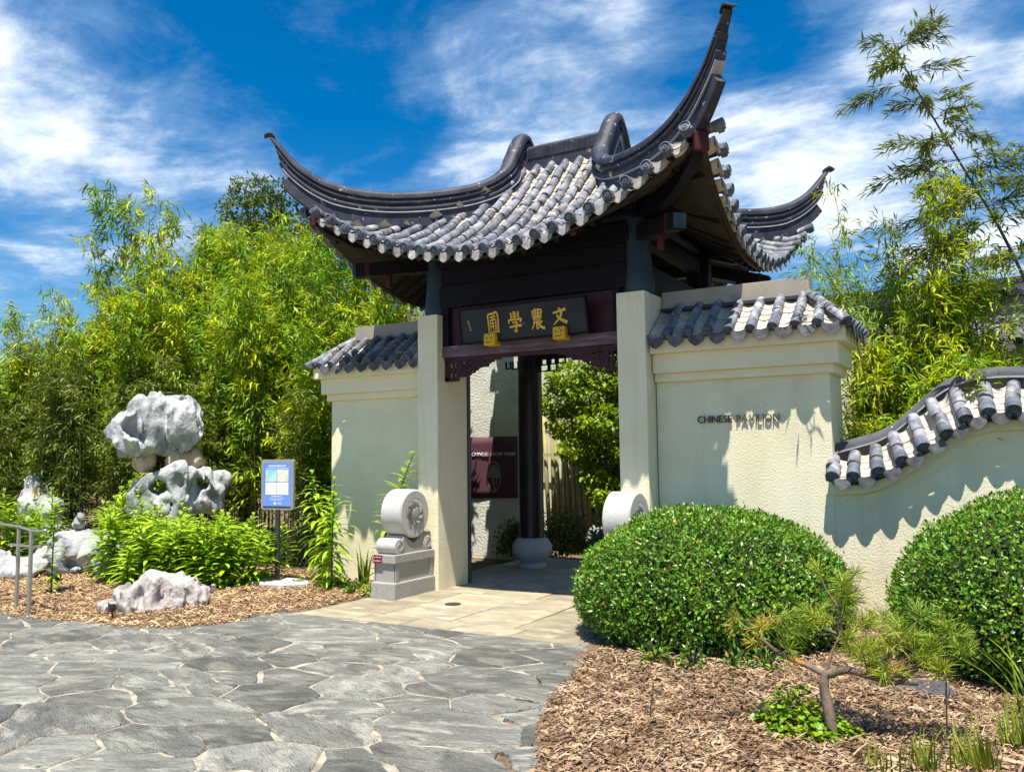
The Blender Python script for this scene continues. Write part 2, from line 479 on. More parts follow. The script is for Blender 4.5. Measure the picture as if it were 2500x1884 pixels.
ROCKPINK = material('pinkish_limestone', (0.45, 0.41, 0.39), (0.25, 0.22, 0.205), 4, detail=6, rough=0.9, bump=0.9, bscale=12, bdist=0.02, patch=((0.56, 0.52, 0.49), 5, 0.52, 0.66), bump2=(45, 0.3))
ROCKTAN = material('tan_mortar', (0.45, 0.32, 0.19), (0.52, 0.44, 0.34), 5, rough=0.95, bump=0.6, bscale=20, bdist=0.02)
STEEL = material('brushed_steel', (0.40, 0.39, 0.36), (0.46, 0.45, 0.42), 20, rough=0.35, metallic=0.75)
DARKMETAL = material('dark_metal', (0.045, 0.040, 0.036), (0.07, 0.06, 0.055), 20, rough=0.5, metallic=0.3)
GREYPLASTIC = material('grey_frame', (0.27, 0.265, 0.26), (0.30, 0.295, 0.29), 12, rough=0.5)
PAINTBASE = material('painted_iron', (0.50, 0.49, 0.50), (0.36, 0.35, 0.36), 14, rough=0.6, bump=0.3, bscale=40, bdist=0.003)
POSTER = material('poster_blue', (0.10, 0.22, 0.62), (0.16, 0.30, 0.72), 1.5, rough=0.35)
WHITEPRINT = material('white_print', (0.80, 0.82, 0.82), None, 4, rough=0.5)
PRINTS = [material('print_seascape', (0.62, 0.78, 0.76), (0.25, 0.58, 0.68), 9, rough=0.5, patch=((0.50, 0.58, 0.30), 14, 0.56, 0.62)),
          material('print_tree', (0.82, 0.82, 0.70), (0.60, 0.62, 0.42), 9, rough=0.5, patch=((0.40, 0.45, 0.30), 14, 0.6, 0.66)),
          material('print_pale', (0.85, 0.85, 0.86), (0.78, 0.78, 0.80), 9, rough=0.5, patch=((0.5, 0.5, 0.5), 22, 0.68, 0.70)),
          material('print_bonsai', (0.84, 0.84, 0.80), (0.80, 0.80, 0.72), 9, rough=0.5, patch=((0.55, 0.60, 0.30), 16, 0.58, 0.64))]
MAROON = material('maroon_banner', (0.10, 0.042, 0.060), (0.115, 0.05, 0.07), 2, rough=0.5)
BANNERINK = material('banner_ink', (0.66, 0.58, 0.60), None, 4, rough=0.6)
OVALINK = material('oval_ink', (0.30, 0.27, 0.28), None, 4, rough=0.6)
CRIMSON = material('crimson_label', (0.20, 0.008, 0.03), None, 4, rough=0.35)
PINKINK = material('pink_ink', (0.75, 0.55, 0.56), None, 4, rough=0.5)
BAMBOO_LEAF = material('bamboo_leaf', (0.43, 0.49, 0.010), (0.14, 0.28, 0.012), 1.1, rough=0.5, island=0.55, hue=0.022, trans=0.34, spec=0.35, contrast=(0.40, 0.60))
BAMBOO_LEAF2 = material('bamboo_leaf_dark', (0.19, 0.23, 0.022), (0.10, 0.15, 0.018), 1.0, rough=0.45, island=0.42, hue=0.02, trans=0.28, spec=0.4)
BAMBOO_CULM = material('bamboo_culm', (0.16, 0.19, 0.05), (0.24, 0.22, 0.08), 3, rough=0.5)
GREYCULM = material('grey_culm', (0.07, 0.065, 0.055), (0.12, 0.11, 0.10), 3, rough=0.7)
DARKLEAF = material('dark_tree_leaf', (0.08, 0.12, 0.018), (0.13, 0.18, 0.025), 1.2, rough=0.5, island=0.4, hue=0.02, trans=0.25)
MAPLELEAF = material('garden_tree_leaf', (0.30, 0.40, 0.012), (0.17, 0.27, 0.012), 1.5, rough=0.5, island=0.45, hue=0.025, trans=0.35)
LILYLEAF = material('lily_leaf', (0.48, 0.68, 0.030), (0.30, 0.50, 0.025), 3, rough=0.4, island=0.35, hue=0.015, trans=0.30, spec=0.5)
LILYBUD = material('lily_bud', (0.55, 0.62, 0.06), (0.40, 0.52, 0.05), 8, rough=0.5, trans=0.2)
LILYSTEM = material('lily_stem', (0.06, 0.055, 0.035), (0.09, 0.10, 0.03), 5, rough=0.6)
BUSHLEAF = material('bush_leaf', (0.16, 0.31, 0.018), (0.09, 0.20, 0.014), 2.0, rough=0.38, island=0.50, hue=0.022, trans=0.22, spec=0.55, rare=((0.55, 0.33, 0.04), .985))
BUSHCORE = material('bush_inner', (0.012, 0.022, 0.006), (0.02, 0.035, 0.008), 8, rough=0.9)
NEEDLE = material('pine_needle', (0.17, 0.27, 0.03), (0.32, 0.37, 0.03), 1.6, rough=0.5, island=0.40, hue=0.02, trans=0.2)
NEEDLE_Y = material('pine_needle_yellow', (0.52, 0.38, 0.04), (0.30, 0.33, 0.04), 4, rough=0.5, island=0.30, hue=0.02, trans=0.2)
BARK = material('pine_bark', (0.10, 0.07, 0.05), (0.20, 0.15, 0.11), 9, rough=0.95, bump=1.0, bscale=24, bdist=0.01, stretch=(1, 1, 0.6), patch=((0.40, 0.17, 0.05), 6, 0.58, 0.64))
TREEBARK = material('tree_bark', (0.045, 0.038, 0.028), (0.08, 0.07, 0.055), 8, rough=0.95, bump=0.6, bscale=20, bdist=0.01)
IVYLEAF = material('ivy_leaf', (0.15, 0.30, 0.015), (0.27, 0.36, 0.015), 4, rough=0.4, island=0.45, hue=0.03, trans=0.3)
BLADE = material('grass_blade', (0.24, 0.30, 0.02), (0.13, 0.20, 0.015), 2, rough=0.5, island=0.45, hue=0.03, trans=0.3)
POLE = material('fence_pole', (0.42, 0.38, 0.16), (0.30, 0.27, 0.12), 4, rough=0.7, rnd=0.25)

# ---------------------------------------------------------------- ground and paving
N = 60
V = []; F = []
# ground sheet to the horizon
g = obj('ground', mesh('ground', [(-300, -100, -0.16), (300, -100, -0.16), (300, 400, -0.16), (-300, 400, -0.16)], [(0, 1, 2, 3)], SOIL), kind='structure')

def inpoly(x, y, P):
    r = False; n = len(P); j = n - 1
    for i in range(n):
        if (P[i][1] > y) != (P[j][1] > y) and x < (P[j][0] - P[i][0]) * (y - P[i][1]) / (P[j][1] - P[i][1]) + P[i][0]: r = not r
        j = i
    return r
def segdist(x, y, P):
    best = 1e9
    for i in range(len(P)):
        ax, ay = P[i]; bx, by = P[(i + 1) % len(P)]
        dx, dy = bx - ax, by - ay
        t = max(0, min(1, ((x - ax) * dx + (y - ay) * dy) / (dx * dx + dy * dy + 1e-12)))
        best = min(best, math.hypot(x - ax - t * dx, y - ay - t * dy))
    return best
LEFT_EDGE = [(-30, 4.6), (-13, 4.75), (-11, 4.9), (-9.25, 5.05), (-8.32, 5.15), (-7.46, 5.24), (-6.95, 5.45), (-6.70, 5.80), (-6.66, 6.26), (-6.62, 6.63), (-6.52, 6.86), (-6.50, 7.99), (-6.45, 8.69)]
LEFT_BED = LEFT_EDGE + [(-7.9, 8.69), (-7.9, 24), (-30, 24)]
RIGHT_EDGE = [(-3.20, 8.60), (-3.15, 7.04), (-2.96, 6.66), (-2.85, 5.94), (-2.75, 5.65), (-2.65, 5.11), (-2.50, 4.70), (-2.34, 4.35), (-2.10, 3.88), (-1.70, 3.2), (-1.1, 2.2), (-0.4, 1.0), (0.8, -0.6)]
RIGHT_BED = RIGHT_EDGE + [(14, -0.6), (14, 8.72), (-1.0, 8.72)]
RIGHT_UNDER = [(x - .34, y) for x, y in RIGHT_EDGE] + RIGHT_BED[-3:]
def bed_height(x, y, P, amp):
    d = segdist(x, y, P)
    return amp * smooth01(0, 0.7, d) + 0.012 * (math.sin(x * 2.9 + 1.3 * math.sin(y * 1.7)) + math.sin(y * 3.7 + x * 1.1)) * smooth01(0, .3, d)
def bed(name, P, x0, x1, y0, y1, step, amp, zedge):
    nx, ny = int((x1 - x0) / step), int((y1 - y0) / step)
    V, F, ok = [], [], {}
    for j in range(ny + 1):
        for i in range(nx + 1):
            x, y = x0 + i * step, y0 + j * step
            inside = inpoly(x, y, P)
            V.append((x, y, zedge + bed_height(x, y, P, amp) if inside else zedge - min(0.12, 0.9 * segdist(x, y, P))))
            ok[(i, j)] = inside or segdist(x, y, P) < step * 1.1
    for j in range(ny):
        for i in range(nx):
            if ok[(i, j)] or ok[(i + 1, j)] or ok[(i, j + 1)] or ok[(i + 1, j + 1)]:
                b = j * (nx + 1) + i; F.append((b, b + 1, b + nx + 2, b + nx + 1))
    return obj(name, mesh(name, V, F, MULCHBED, True), kind='structure')
bed('planting_bed_left', LEFT_BED, -14, -6.2, 4.5, 9.2, 0.13, 0.05, 0.012)
bed('planting_bed_right', RIGHT_UNDER, -3.6, 6.0, -0.4, 8.8, 0.13, 0.03, -0.014)

def inpoly_np(X, Y, P):
    r = np.zeros(X.shape, bool); n = len(P); j = n - 1
    for i in range(n):
        xi, yi = P[i]; xj, yj = P[j]
        if yi != yj: r ^= ((yi > Y) != (yj > Y)) & (X < (xj - xi) * (Y - yi) / (yj - yi) + xi)
        j = i
    return r
def segdist_np(X, Y, P):
    best = np.full(X.shape, 1e9)
    for i in range(len(P)):
        ax, ay = P[i]; bx, by = P[(i + 1) % len(P)]; dx, dy = bx - ax, by - ay
        t = np.clip(((X - ax) * dx + (Y - ay) * dy) / (dx * dx + dy * dy + 1e-12), 0, 1)
        best = np.minimum(best, np.hypot(X - ax - t * dx, Y - ay - t * dy))
    return best
def chips(name, P, x0, x1, y0, y1, n, zedge, amp, mat, lmin, lmax, dens=1.0, seed=1):
    rg = np.random.default_rng(seed)
    X, Y = rg.uniform(x0, x1, n * 3), rg.uniform(y0, y1, n * 3)
    D = segdist_np(X, Y, P); ins = inpoly_np(X, Y, P)
    keep = (ins | (D < .06 * rg.uniform(0, 1, n * 3) ** 2)) & ((Y < 6.4) | (rg.uniform(0, 1, n * 3) < dens))
    X, Y, D, ins = X[keep][:n], Y[keep][:n], D[keep][:n], ins[keep][:n]; n = len(X)
    sm = lambda a, b: (lambda t: t * t * (3 - 2 * t))(np.clip((D - a) / (b - a), 0, 1))
    Z = np.where(ins, zedge + amp * sm(0, .7) + .012 * (np.sin(X * 2.9 + 1.3 * np.sin(Y * 1.7)) + np.sin(Y * 3.7 + X * 1.1)) * sm(0, .3) + rg.uniform(.001, .018, n), .010)
    l = rg.uniform(lmin, lmax, n) * np.exp(rg.normal(0, .35, n)); w = rg.uniform(.0022, .0060, n) * np.where(rg.uniform(0, 1, n) < .10, 2.2, 1)
    a = np.where(rg.uniform(0, 1, n) < .55, rg.uniform(0, math.pi, n), rg.normal(.5, .6, n)); ti = rg.normal(0, .25, n); ro = rg.normal(0, .5, n)
    u = np.stack([np.cos(a) * np.cos(ti), np.sin(a) * np.cos(ti), np.sin(ti)], 1); s_ = np.stack([-np.sin(a) * np.cos(ro), np.cos(a) * np.cos(ro), np.sin(ro)], 1)
    c = np.stack([X, Y, Z + np.abs(np.sin(ti)) * l * .5], 1); be = np.zeros((n, 3)); be[:, 2] = rg.uniform(0, .15, n) * l
    L, Wd = l[:, None], w[:, None]
    V = np.stack([c - u * L / 2 - s_ * Wd, c - u * L / 2 + s_ * Wd, c + be - s_ * Wd, c + be + s_ * Wd, c + u * L / 2 - s_ * Wd * .5, c + u * L / 2 + s_ * Wd * .5], 1).reshape(-1, 3)
    b = np.arange(n)[:, None] * 6
    F = np.concatenate([b + np.array([[0, 1, 3, 2]]), b + np.array([[2, 3, 5, 4]])], 1).reshape(-1, 4)
    return obj(name, fastmesh(name, V, F, mat), kind='stuff')
c = chips('mulch_chips', LEFT_BED, -12.8, -6.3, 4.6, 8.6, 42000, 0.012, 0.05, CHIP, 0.02, 0.055)
tag(c, 'tan wood chip mulch around the rocks and lilies', 'mulch')
c = chips('mulch_chips', [(x - .02, y) for x, y in RIGHT_BED], -3.4, 2.4, 2.4, 8.6, 95000, 0.006, 0.03, CHIP_R, 0.016, 0.05, .5, 2)
tag(c, 'brown wood chip mulch around the small pine', 'mulch')

# flagstone path: crazy paving of Voronoi pieces with worn uneven edges
random.seed(23)
path = obj('path', mesh('path', [(-34, -6, -0.005), (-34, 6.562, -0.005), (-3.2, 6.562, -0.005)] + [(x - .30, y, -0.005) for x, y in RIGHT_EDGE[2:]] + [(.5, -6, -.005)], [tuple(range(15))[::-1]], JOINT), kind='structure')
def clip(poly, nx, ny, d):
    out = []
    for i in range(len(poly)):
        a, b = poly[i], poly[(i + 1) % len(poly)]
        da, db = a[0] * nx + a[1] * ny - d, b[0] * nx + b[1] * ny - d
        if da <= 0: out.append(a)
        if (da < 0) != (db < 0) and abs(da - db) > 1e-12:
            t = da / (da - db); out.append((a[0] + (b[0] - a[0]) * t, a[1] + (b[1] - a[1]) * t))
    return out
AN = 1.45     # stones are longer across than deep
seeds = []
tries = 0
while tries < 6000:
    tries += 1
    x, y = random.uniform(-12.5, 0.9) / AN, random.uniform(0.6, 6.75)
    rmin = random.choice((0.24, 0.30, 0.38, 0.50)) 
    if all((x - a) ** 2 + (y - b) ** 2 > (0.5 * (rmin + r)) ** 2 * 1.05 for a, b, r in seeds): seeds.append((x, y, rmin))
def flag(name, poly, parent, mat, top, thick, wob=0.02, bev=0.012, fine=0.11):
    P = []
    for i in range(len(poly)):
        a, b = poly[i], poly[(i + 1) % len(poly)]
        L = math.hypot(b[0] - a[0], b[1] - a[1]); n = max(1, min(6, int(L / fine)))
        for k in range(n):
            t = k / n
            q = (a[0] + (b[0] - a[0]) * t, a[1] + (b[1] - a[1]) * t)
            if wob: q = (q[0] + random.gauss(0, wob) * (.5 if k == 0 else 1), q[1] + random.gauss(0, wob) * (.5 if k == 0 else 1))
            P.append(q)
    cx, cy = sum(p[0] for p in P) / len(P), sum(p[1] for p in P) / len(P)
    tx, ty = random.gauss(0, 0.004), random.gauss(0, 0.004)
    V, F = [], []; n = len(P)
    for (dz, ins) in ((0, 1), (-bev * .8, 0), (-thick, 0)):
        for (x, y) in P:
            d = math.hypot(x - cx, y - cy) + 1e-6; k = max(0.2, 1 - ins * bev / d)
            V.append(((x - cx) * k, (y - cy) * k, dz + (x - cx) * tx + (y - cy) * ty if dz > -thick else -thick))
    F.append(tuple(range(n)))
    for r in (0, 1):
        for i in range(n):
            j = (i + 1) % n; F.append((r * n + j, r * n + i, (r + 1) * n + i, (r + 1) * n + j))
    an = random.uniform(-.6, .6) if wob > .005 else 0.0
    ca, sa = math.cos(an), math.sin(an)
    V = [(x * ca + y * sa, -x * sa + y * ca, z) for x, y, z in V]
    o = obj(name, mesh(name, V, F, mat), parent)
    o.rotation_euler = (0, 0, an)
    o.location = (cx, cy, top)
    return o
ns = len(seeds)
for i, (sx, sy, sr) in enumerate(seeds):
    wx, wy = sx * AN, sy
    if inpoly(wx, wy, LEFT_BED) and segdist(wx, wy, LEFT_BED) > 0.35: continue
    if inpoly(wx, wy, RIGHT_BED) and segdist(wx, wy, RIGHT_BED) > .24: continue
    poly = [(sx - 1.5, sy - 1.5), (sx + 1.5, sy - 1.5), (sx + 1.5, sy + 1.5), (sx - 1.5, sy + 1.5)]
    for j, (tx, ty, tr) in enumerate(seeds):
        if j == i or abs(tx - sx) > 2 or abs(ty - sy) > 2: continue
        nx, ny = tx - sx, ty - sy; dd = math.hypot(nx, ny); nx /= dd; ny /= dd
        w = dd * 0.5 + 0.22 * (sr * sr - tr * tr) / dd
        poly = clip(poly, nx, ny, sx * nx + sy * ny + w - random.uniform(0.005, 0.011))
        if len(poly) < 3: break
    if len(poly) < 3: continue
    poly = [(x * AN, y) for x, y in poly]
    poly = clip(poly, 0, 1, 6.55)
    # cut at the mulch on the right so that the stones end in a ragged line there
    if len(poly) < 3: continue
    q = [p for p in poly]
    for _ in range(14):
        q = [(p[0] - 0.06, p[1]) if inpoly(p[0], p[1], RIGHT_BED) and segdist(p[0], p[1], RIGHT_BED) > 0.03 else p for p in q]
    a = abs(sum(q[k][0] * q[(k + 1) % len(q)][1] - q[(k + 1) % len(q)][0] * q[k][1] for k in range(len(q)))) / 2
    if a < 0.02: continue
    flag('flagstone', q, path, SLATE, random.uniform(-0.001, 0.009), 0.05, wob=0.016)

# sandstone slabs before the gate and the pavilion floor
slabs = obj('forecourt', mesh('forecourt', [(-6.62, 6.566, -0.020), (-2.6, 6.566, -0.020), (-2.6, 11.9, -0.020), (-6.62, 11.9, -0.020)], [(0, 1, 2, 3)], JOINT), kind='structure')
def slabrow(y0, y1, xs, mat, name='paving_slab'):
    for a, b in zip(xs[:-1], xs[1:]):
        gp = 0.006
        flag(name, [(a + gp, y0 + gp), (b - gp, y0 + gp), (b - gp, y1 - gp), (a + gp, y1 - gp)], slabs, mat, random.uniform(-0.002, 0.002), 0.04, wob=0.0025, bev=0.006, fine=0.3)
slabrow(6.57, 6.92, [-6.42, -5.72, -5.12, -4.55, -3.90, -3.20, -2.62], SLAB)
slabrow(6.92, 8.40, [-6.42, -5.59, -4.77, -4.03, -3.20, -2.62], SLAB)
slabrow(8.40, 8.95, [-6.6, -5.4, -4.62, -3.75, -2.62], SLAB)
for k, y in enumerate((8.95, 9.9, 10.9)):
    slabrow(y, y + (0.95 if k == 0 else 1.0), [-6.6, -5.55 - .2 * k, -4.5, -3.4 + .1 * k, -2.62], FLOOR, 'floor_slab')
mb = MB(); mb.lathe([(0.09, 0.0), (0.09, 0.006), (0.075, 0.008)], 20, (-5.27, 7.72, 0.003))
o = mb.build('floor_drain', DARKMETAL); tag(o, 'round dark drain cover set in the tan paving', 'drain cover')
# ---------------------------------------------------------------- tile kit: x across, y up the slope, z out of the roof
def tile_meshes(r, L, gapw, tag_, dark_drip):
    K = {}
    n = 8
    V, F = [], []
    for (y, rr) in ((0, r), (0.012, r * 1.03), (0.05, r), (L, r * 0.90)):
        for i in range(n + 1):
            a = math.pi * i / n
            V.append((rr * math.cos(a), y, rr * math.sin(a) * (1.0)))
    m = n + 1
    for k in range(3):
        for i in range(n): F.append((k * m + i, k * m + i + 1, (k + 1) * m + i + 1, (k + 1) * m + i))
    b = len(V)
    for i in range(n + 1):
        a = math.pi * i / n; V.append((r * .80 * math.cos(a), 0, r * .80 * math.sin(a)))
    for i in range(n): F.append((b + i, b + i + 1, i + 1, i))
    K['cover'] = mesh('cover_tile_' + tag_, V, F, TILE, True)
    # round end of the lowest cover tile: rim, sunk field, raised boss
    V, F = [], []
    n = 16
    rings = [(r * 1.0, 0.10), (r * 1.04, 0.012), (r * 1.04, -0.004), (r * .88, -0.008), (r * .80, 0.004), (r * .50, 0.003), (r * .42, -0.006), (r * .18, -0.006), (r * 0.10, 0.002)]
    for rr, y in rings:
        for i in range(n):
            a = 2 * math.pi * i / n; V.append((rr * math.cos(a), y, rr * math.sin(a)))
    for k in range(len(rings) - 1):
        for i in range(n):
            j = (i + 1) % n; F.append((k * n + i, (k + 1) * n + i, (k + 1) * n + j, k * n + j))
    F.append(tuple((len(rings) - 1) * n + i for i in range(n)))
    b = len(V); q = r * 1.02      # mortar plug behind the disc
    V += [(sx_ * q, y_, z_) for y_ in (.012, .07) for sx_, z_ in ((-1, -r * .98), (1, -r * .98), (1, r * .2), (-1, r * .2))]
    F += [(b, b + 1, b + 2, b + 3), (b + 7, b + 6, b + 5, b + 4), (b, b + 4, b + 5, b + 1), (b + 1, b + 5, b + 6, b + 2), (b + 3, b + 7, b + 4, b)]
    K['end'] = mesh('tile_end_' + tag_, V, F, TILE_DARK, False)
    # pan tile: shallow trough with a thick front edge
    V, F = [], []
    n = 6; w = gapw * 0.5 + r * .55; dep = w * .42; th = 0.014; PL = L * .62
    for (y, dz) in ((0, 0), (PL, 0.004)):
        for s_ in (0, 1):
            for i in range(n + 1):
                t = -1 + 2 * i / n; V.append((w * t, y, dep * (t * t - 1) + dz - s_ * th + r * .10))
    m = n + 1
    for i in range(n):
        F += [(i, i + 1, 2 * m + i + 1, 2 * m + i), (m + i, m + i + 1, i + 1, i), (m + i + 1, m + i, 3 * m + i, 3 * m + i + 1)]
    K['pan'] = mesh('pan_tile_' + tag_, V, F, PAN, False)
    # drip tile: pointed shield hanging from the lowest pan tile
    prof = []
    n = 8
    for i in range(n + 1):
        t = -1 + 2 * i / n; prof.append((w * t * 1.08, dep * (t * t - 1)))
    H = gapw * .78 + r * .40
    low = []
    for i in range(n + 1):
        t = -1 + 2 * i / n
        low.append((w * t * .94, -dep * .25 - H * (.50 + .50 * (1 - abs(t) ** 1.25))))
    V, F = [], []
    for y in (0.0, 0.014):
        for i in range(n + 1):
            t = -1 + 2 * i / n
            bow = -0.020 * (1 - t * t)
            V.append((prof[i][0], y + bow * .3, prof[i][1] + 0.034)); V.append((low[i][0], y + bow - 0.012, low[i][1]))
    m = 2 * (n + 1)
    for i in range(n):
        F += [(2 * i, 2 * i + 1, 2 * i + 3, 2 * i + 2), (m + 2 * i + 2, m + 2 * i + 3, m + 2 * i + 1, m + 2 * i),
              (2 * i + 2, m + 2 * i + 2, m + 2 * i, 2 * i), (2 * i + 1, m + 2 * i + 1, m + 2 * i + 3, 2 * i + 3)]
    K['drip'] = mesh('drip_tile_' + tag_, V, F, DRIP_DARK if dark_drip else DRIP, False)
    K['L'], K['r'], K['PL'] = L, r, PL
    return K

def frame(p, along, normal):
    y = Vector(along).normalized(); z = Vector(normal); z = (z - y * z.dot(y)).normalized(); x = y.cross(z)
    return Matrix(((x.x, y.x, z.x, p[0]), (x.y, y.y, z.y, p[1]), (x.z, y.z, z.z, p[2]), (0, 0, 0, 1)))

class TileSet:
    """collects tiles; the largest in view become objects of their own, the rest one part"""
    def __init__(s): s.items = {}
    def add(s, name, me, M): s.items.setdefault(name, []).append((me, M))
    def build(s, parent, limit=300, eye=Vector((0, 0, 1.6)), seen=None):
        for name, L in s.items.items():
            key = (lambda it: ((it[1].translation - eye).length) + (0 if seen is None or seen(it[1].translation) else 100))
            L.sort(key=key)
            one = [it for it in L if seen is None or seen(it[1].translation)][:limit]
            for me, M in one:
                o = obj(name, me, parent); o.matrix_world = M
            rest = L[len(one):]
            if rest:
                bm = bmesh.new()
                for me, M in rest:
                    k = len(bm.verts); bm.from_mesh(me); bm.verts.ensure_lookup_table()
                    for v in bm.verts[k:]: v.co = M @ v.co
                me2 = bpy.data.meshes.new(name + '_field'); bm.to_mesh(me2); bm.free()
                me2.materials.append(rest[0][0].materials[0])
                if rest[0][0].polygons[0].use_smooth: me2.polygons.foreach_set('use_smooth', [True] * len(me2.polygons))
                o = obj(name + '_field', me2, parent, kind='stuff'); o.matrix_world = Matrix()

def row_of_tiles(TS, K, path, normal_at, cap=True, skip_bottom=0.0, jit=0.006):
    """cover tiles along a polyline from the eave up"""
    P = [Vector(p) for p in path]
    acc = [0.0]
    for a, b in zip(P[:-1], P[1:]): acc.append(acc[-1] + (b - a).length)
    def at(d):
        d = max(0, min(acc[-1], d))
        for i in range(len(P) - 1):
            if d <= acc[i + 1] + 1e-9: return P[i].lerp(P[i + 1], (d - acc[i]) / max(1e-9, acc[i + 1] - acc[i]))
        return P[-1]
    n = max(1, round(acc[-1] / (K['L'] * .93)))
    st = acc[-1] / n
    for k in range(n):
        a, b = at(k * st), at((k + 1) * st)
        nr = normal_at((a + b) / 2)
        j = Vector((random.gauss(0, jit), random.gauss(0, jit), 0))
        M = frame(a + j, b - a + Vector((random.gauss(0, .009), random.gauss(0, .009), 0)), nr)
        M = M @ Matrix.Diagonal((1, st / K['L'] * 1.06, 1, 1))
        TS.add('cover_tile', K['cover'], M)
        if k == 0 and cap:
            TS.add('tile_end', K['end'], frame(a + j, b - a, nr))
    return
def channel_of_tiles(TS, K, path, normal_at, drip=True, sink=0.0):
    P = [Vector(p) for p in path]
    acc = [0.0]
    for a, b in zip(P[:-1], P[1:]): acc.append(acc[-1] + (b - a).length)
    def at(d):
        d = max(0, min(acc[-1], d))
        for i in range(len(P) - 1):
            if d <= acc[i + 1] + 1e-9: return P[i].lerp(P[i + 1], (d - acc[i]) / max(1e-9, acc[i + 1] - acc[i]))
        return P[-1]
    st = K['PL'] * .62
    d = 0.0; k = 0
    while d < acc[-1] - 0.03:
        a, b = at(d), at(min(acc[-1], d + st))
        if (b - a).length < 1e-4: break
        nr = normal_at(a)
        M = frame(a + Vector((random.gauss(0, .003), random.gauss(0, .003), 0)) - nr * sink, b - a, nr)
        M = M @ Matrix.Rotation(-0.10, 4, 'X')
        TS.add('pan_tile', K['pan'], M)
        if k == 0 and drip:
            al = (b - a).normalized()
            TS.add('drip_tile', K['drip'], frame(a - nr * sink, Vector((al.x, al.y, 0)), Vector((0, 0, 1))) @ Matrix.Rotation(random.gauss(0.12, .05), 4, 'X'))
        d += st; k += 1

# ---------------------------------------------------------------- gate pavilion
CX, CY = -4.77, 9.75
gate = thing('gate_pavilion', 'cream gate pavilion with upturned dark grey tiled roof and gold lettered plaque', 'gate', (CX, CY, 0))
bpy.context.view_layer.update()
def gp(x, y, z): return (x, y, z)      # local coordinates of the gate
# piers and columns
for (x0, x1, nm) in ((-6.27 - CX, -5.97 - CX, 'L'), (-3.57 - CX, -3.24 - CX, 'R')):
    mb = MB(); mb.box(x0, x1, 8.44 - CY, 9.10 - CY, -0.01, 3.375)
    mb.build('pier', STUCCO, gate, bevel=0.008)
    mb = MB(); y0 = 9.10 - CY + .004
    if nm == 'L': mb.box(x1 - .03, x1 + .012, y0, y0 + .06, 0.0, 2.83)
    else: mb.box(x0 - .012, x0 + .03, y0, y0 + .06, 0.0, 2.83)
    mb.build('door_jamb', COLPAINT, gate)
for cx_ in (-1.345, 1.39):
    mb = MB(); mb.lathe([(0.155, 3.37), (0.165, 3.40), (0.163, 3.50), (0.145, 3.66), (0.135, 3.85), (0.135, 4.50)], 24, (cx_, 8.66 - CY, 0))
    mb.build('column', COLPAINT, gate, auto=0.5)
BCX = ((-5.995 - CX), 1.39)
for cx_ in BCX:
    mb = MB(); mb.lathe([(0.178, 0.40), (0.178, 2.6), (0.165, 4.50)], 28, (cx_, 10.84 - CY, 0))
    cobj = mb.build('column', COLBLACK, gate, auto=0.5)
    mb = MB(); mb.lathe([(0.17, -0.01), (0.205, 0.0), (0.205, 0.035), (0.16, 0.07), (0.20, 0.10), (0.265, 0.17), (0.295, 0.25), (0.285, 0.33), (0.235, 0.405), (0.20, 0.425), (0.10, 0.43)], 32, (cx_, 10.84 - CY, 0))
    mb.build('column_base', DRUMSTONE, cobj, auto=0.6)
# beams
fy = 8.60 - CY
x0, x1 = -5.965 - CX, -3.575 - CX
mb = MB(); mb.box(x0, x1, fy - .06, fy + .10, 2.835, 2.975); mb.build('lintel', WEATHERED, gate, bevel=0.006)
mb = MB(); mb.box(x0 + .002, x1 - .002, fy - .02, fy + .06, 2.795, 2.832); mb.build('lintel_moulding', REDWOOD, gate, bevel=0.004)
mb = MB(); mb.box(x0 + .09, x1 - .09, fy + .02, fy + .06, 2.978, 3.46); mb.build('back_board', REDWOOD, gate)
for a, b in ((x0, x0 + .085), (x1 - .085, x1)):
    mb = MB(); mb.box(a + .001, b, fy - .05, fy + .08, 2.978, 3.46); mb.build('frame_post', WOOD, gate, bevel=0.005)
mb = MB(); mb.box(-1.24, 1.28, fy - .05, fy + .10, 3.463, 3.74); mb.build('tie_beam', WOOD, gate, bevel=0.008)
mb = MB(); mb.box(-1.24, 1.28, fy - .01, fy + .07, 3.743, 3.97); mb.build('frieze_board', WOOD, gate)
mb = MB(); mb.box(-1.80, 1.84, fy - .06, fy + .11, 3.973, 4.16); mb.build('tie_beam', WOOD, gate, bevel=0.008)
mb = MB(); mb.lathe([(0.09, -2.05), (0.09, 2.05)], 16, (0.02, fy + .02, 4.29), 'x'); mb.build('purlin', WOOD, gate, auto=0.6)
by = 10.84 - CY
for z0_, z1_ in ((3.02, 3.20), (3.50, 3.74), (3.973, 4.16)):
    mb = MB(); mb.box(BCX[0] + .15, 1.24, by - .07, by + .07, z0_, z1_); mb.build('tie_beam', WOOD, gate, bevel=0.006)
    if z0_ > 3.3:
        for xs in (-1.345, 1.39):
            mb = MB(); mb.box(xs - .07, xs + .07, fy + .16, by - .16, z0_ + .004, z1_ - .004); mb.build('side_beam', WOOD, gate, bevel=0.006)
for xs in (-1.345, 1.39):
    mb = MB(); mb.lathe([(0.09, -1.35), (0.09, 1.35)], 16, (xs, 0.0, 4.30), 'y'); mb.build('purlin', WOOD, gate, auto=0.6)
mb = MB(); mb.lathe([(0.09, -2.05), (0.09, 2.05)], 16, (0.02, by, 4.29), 'x'); mb.build('purlin', WOOD, gate, auto=0.6)

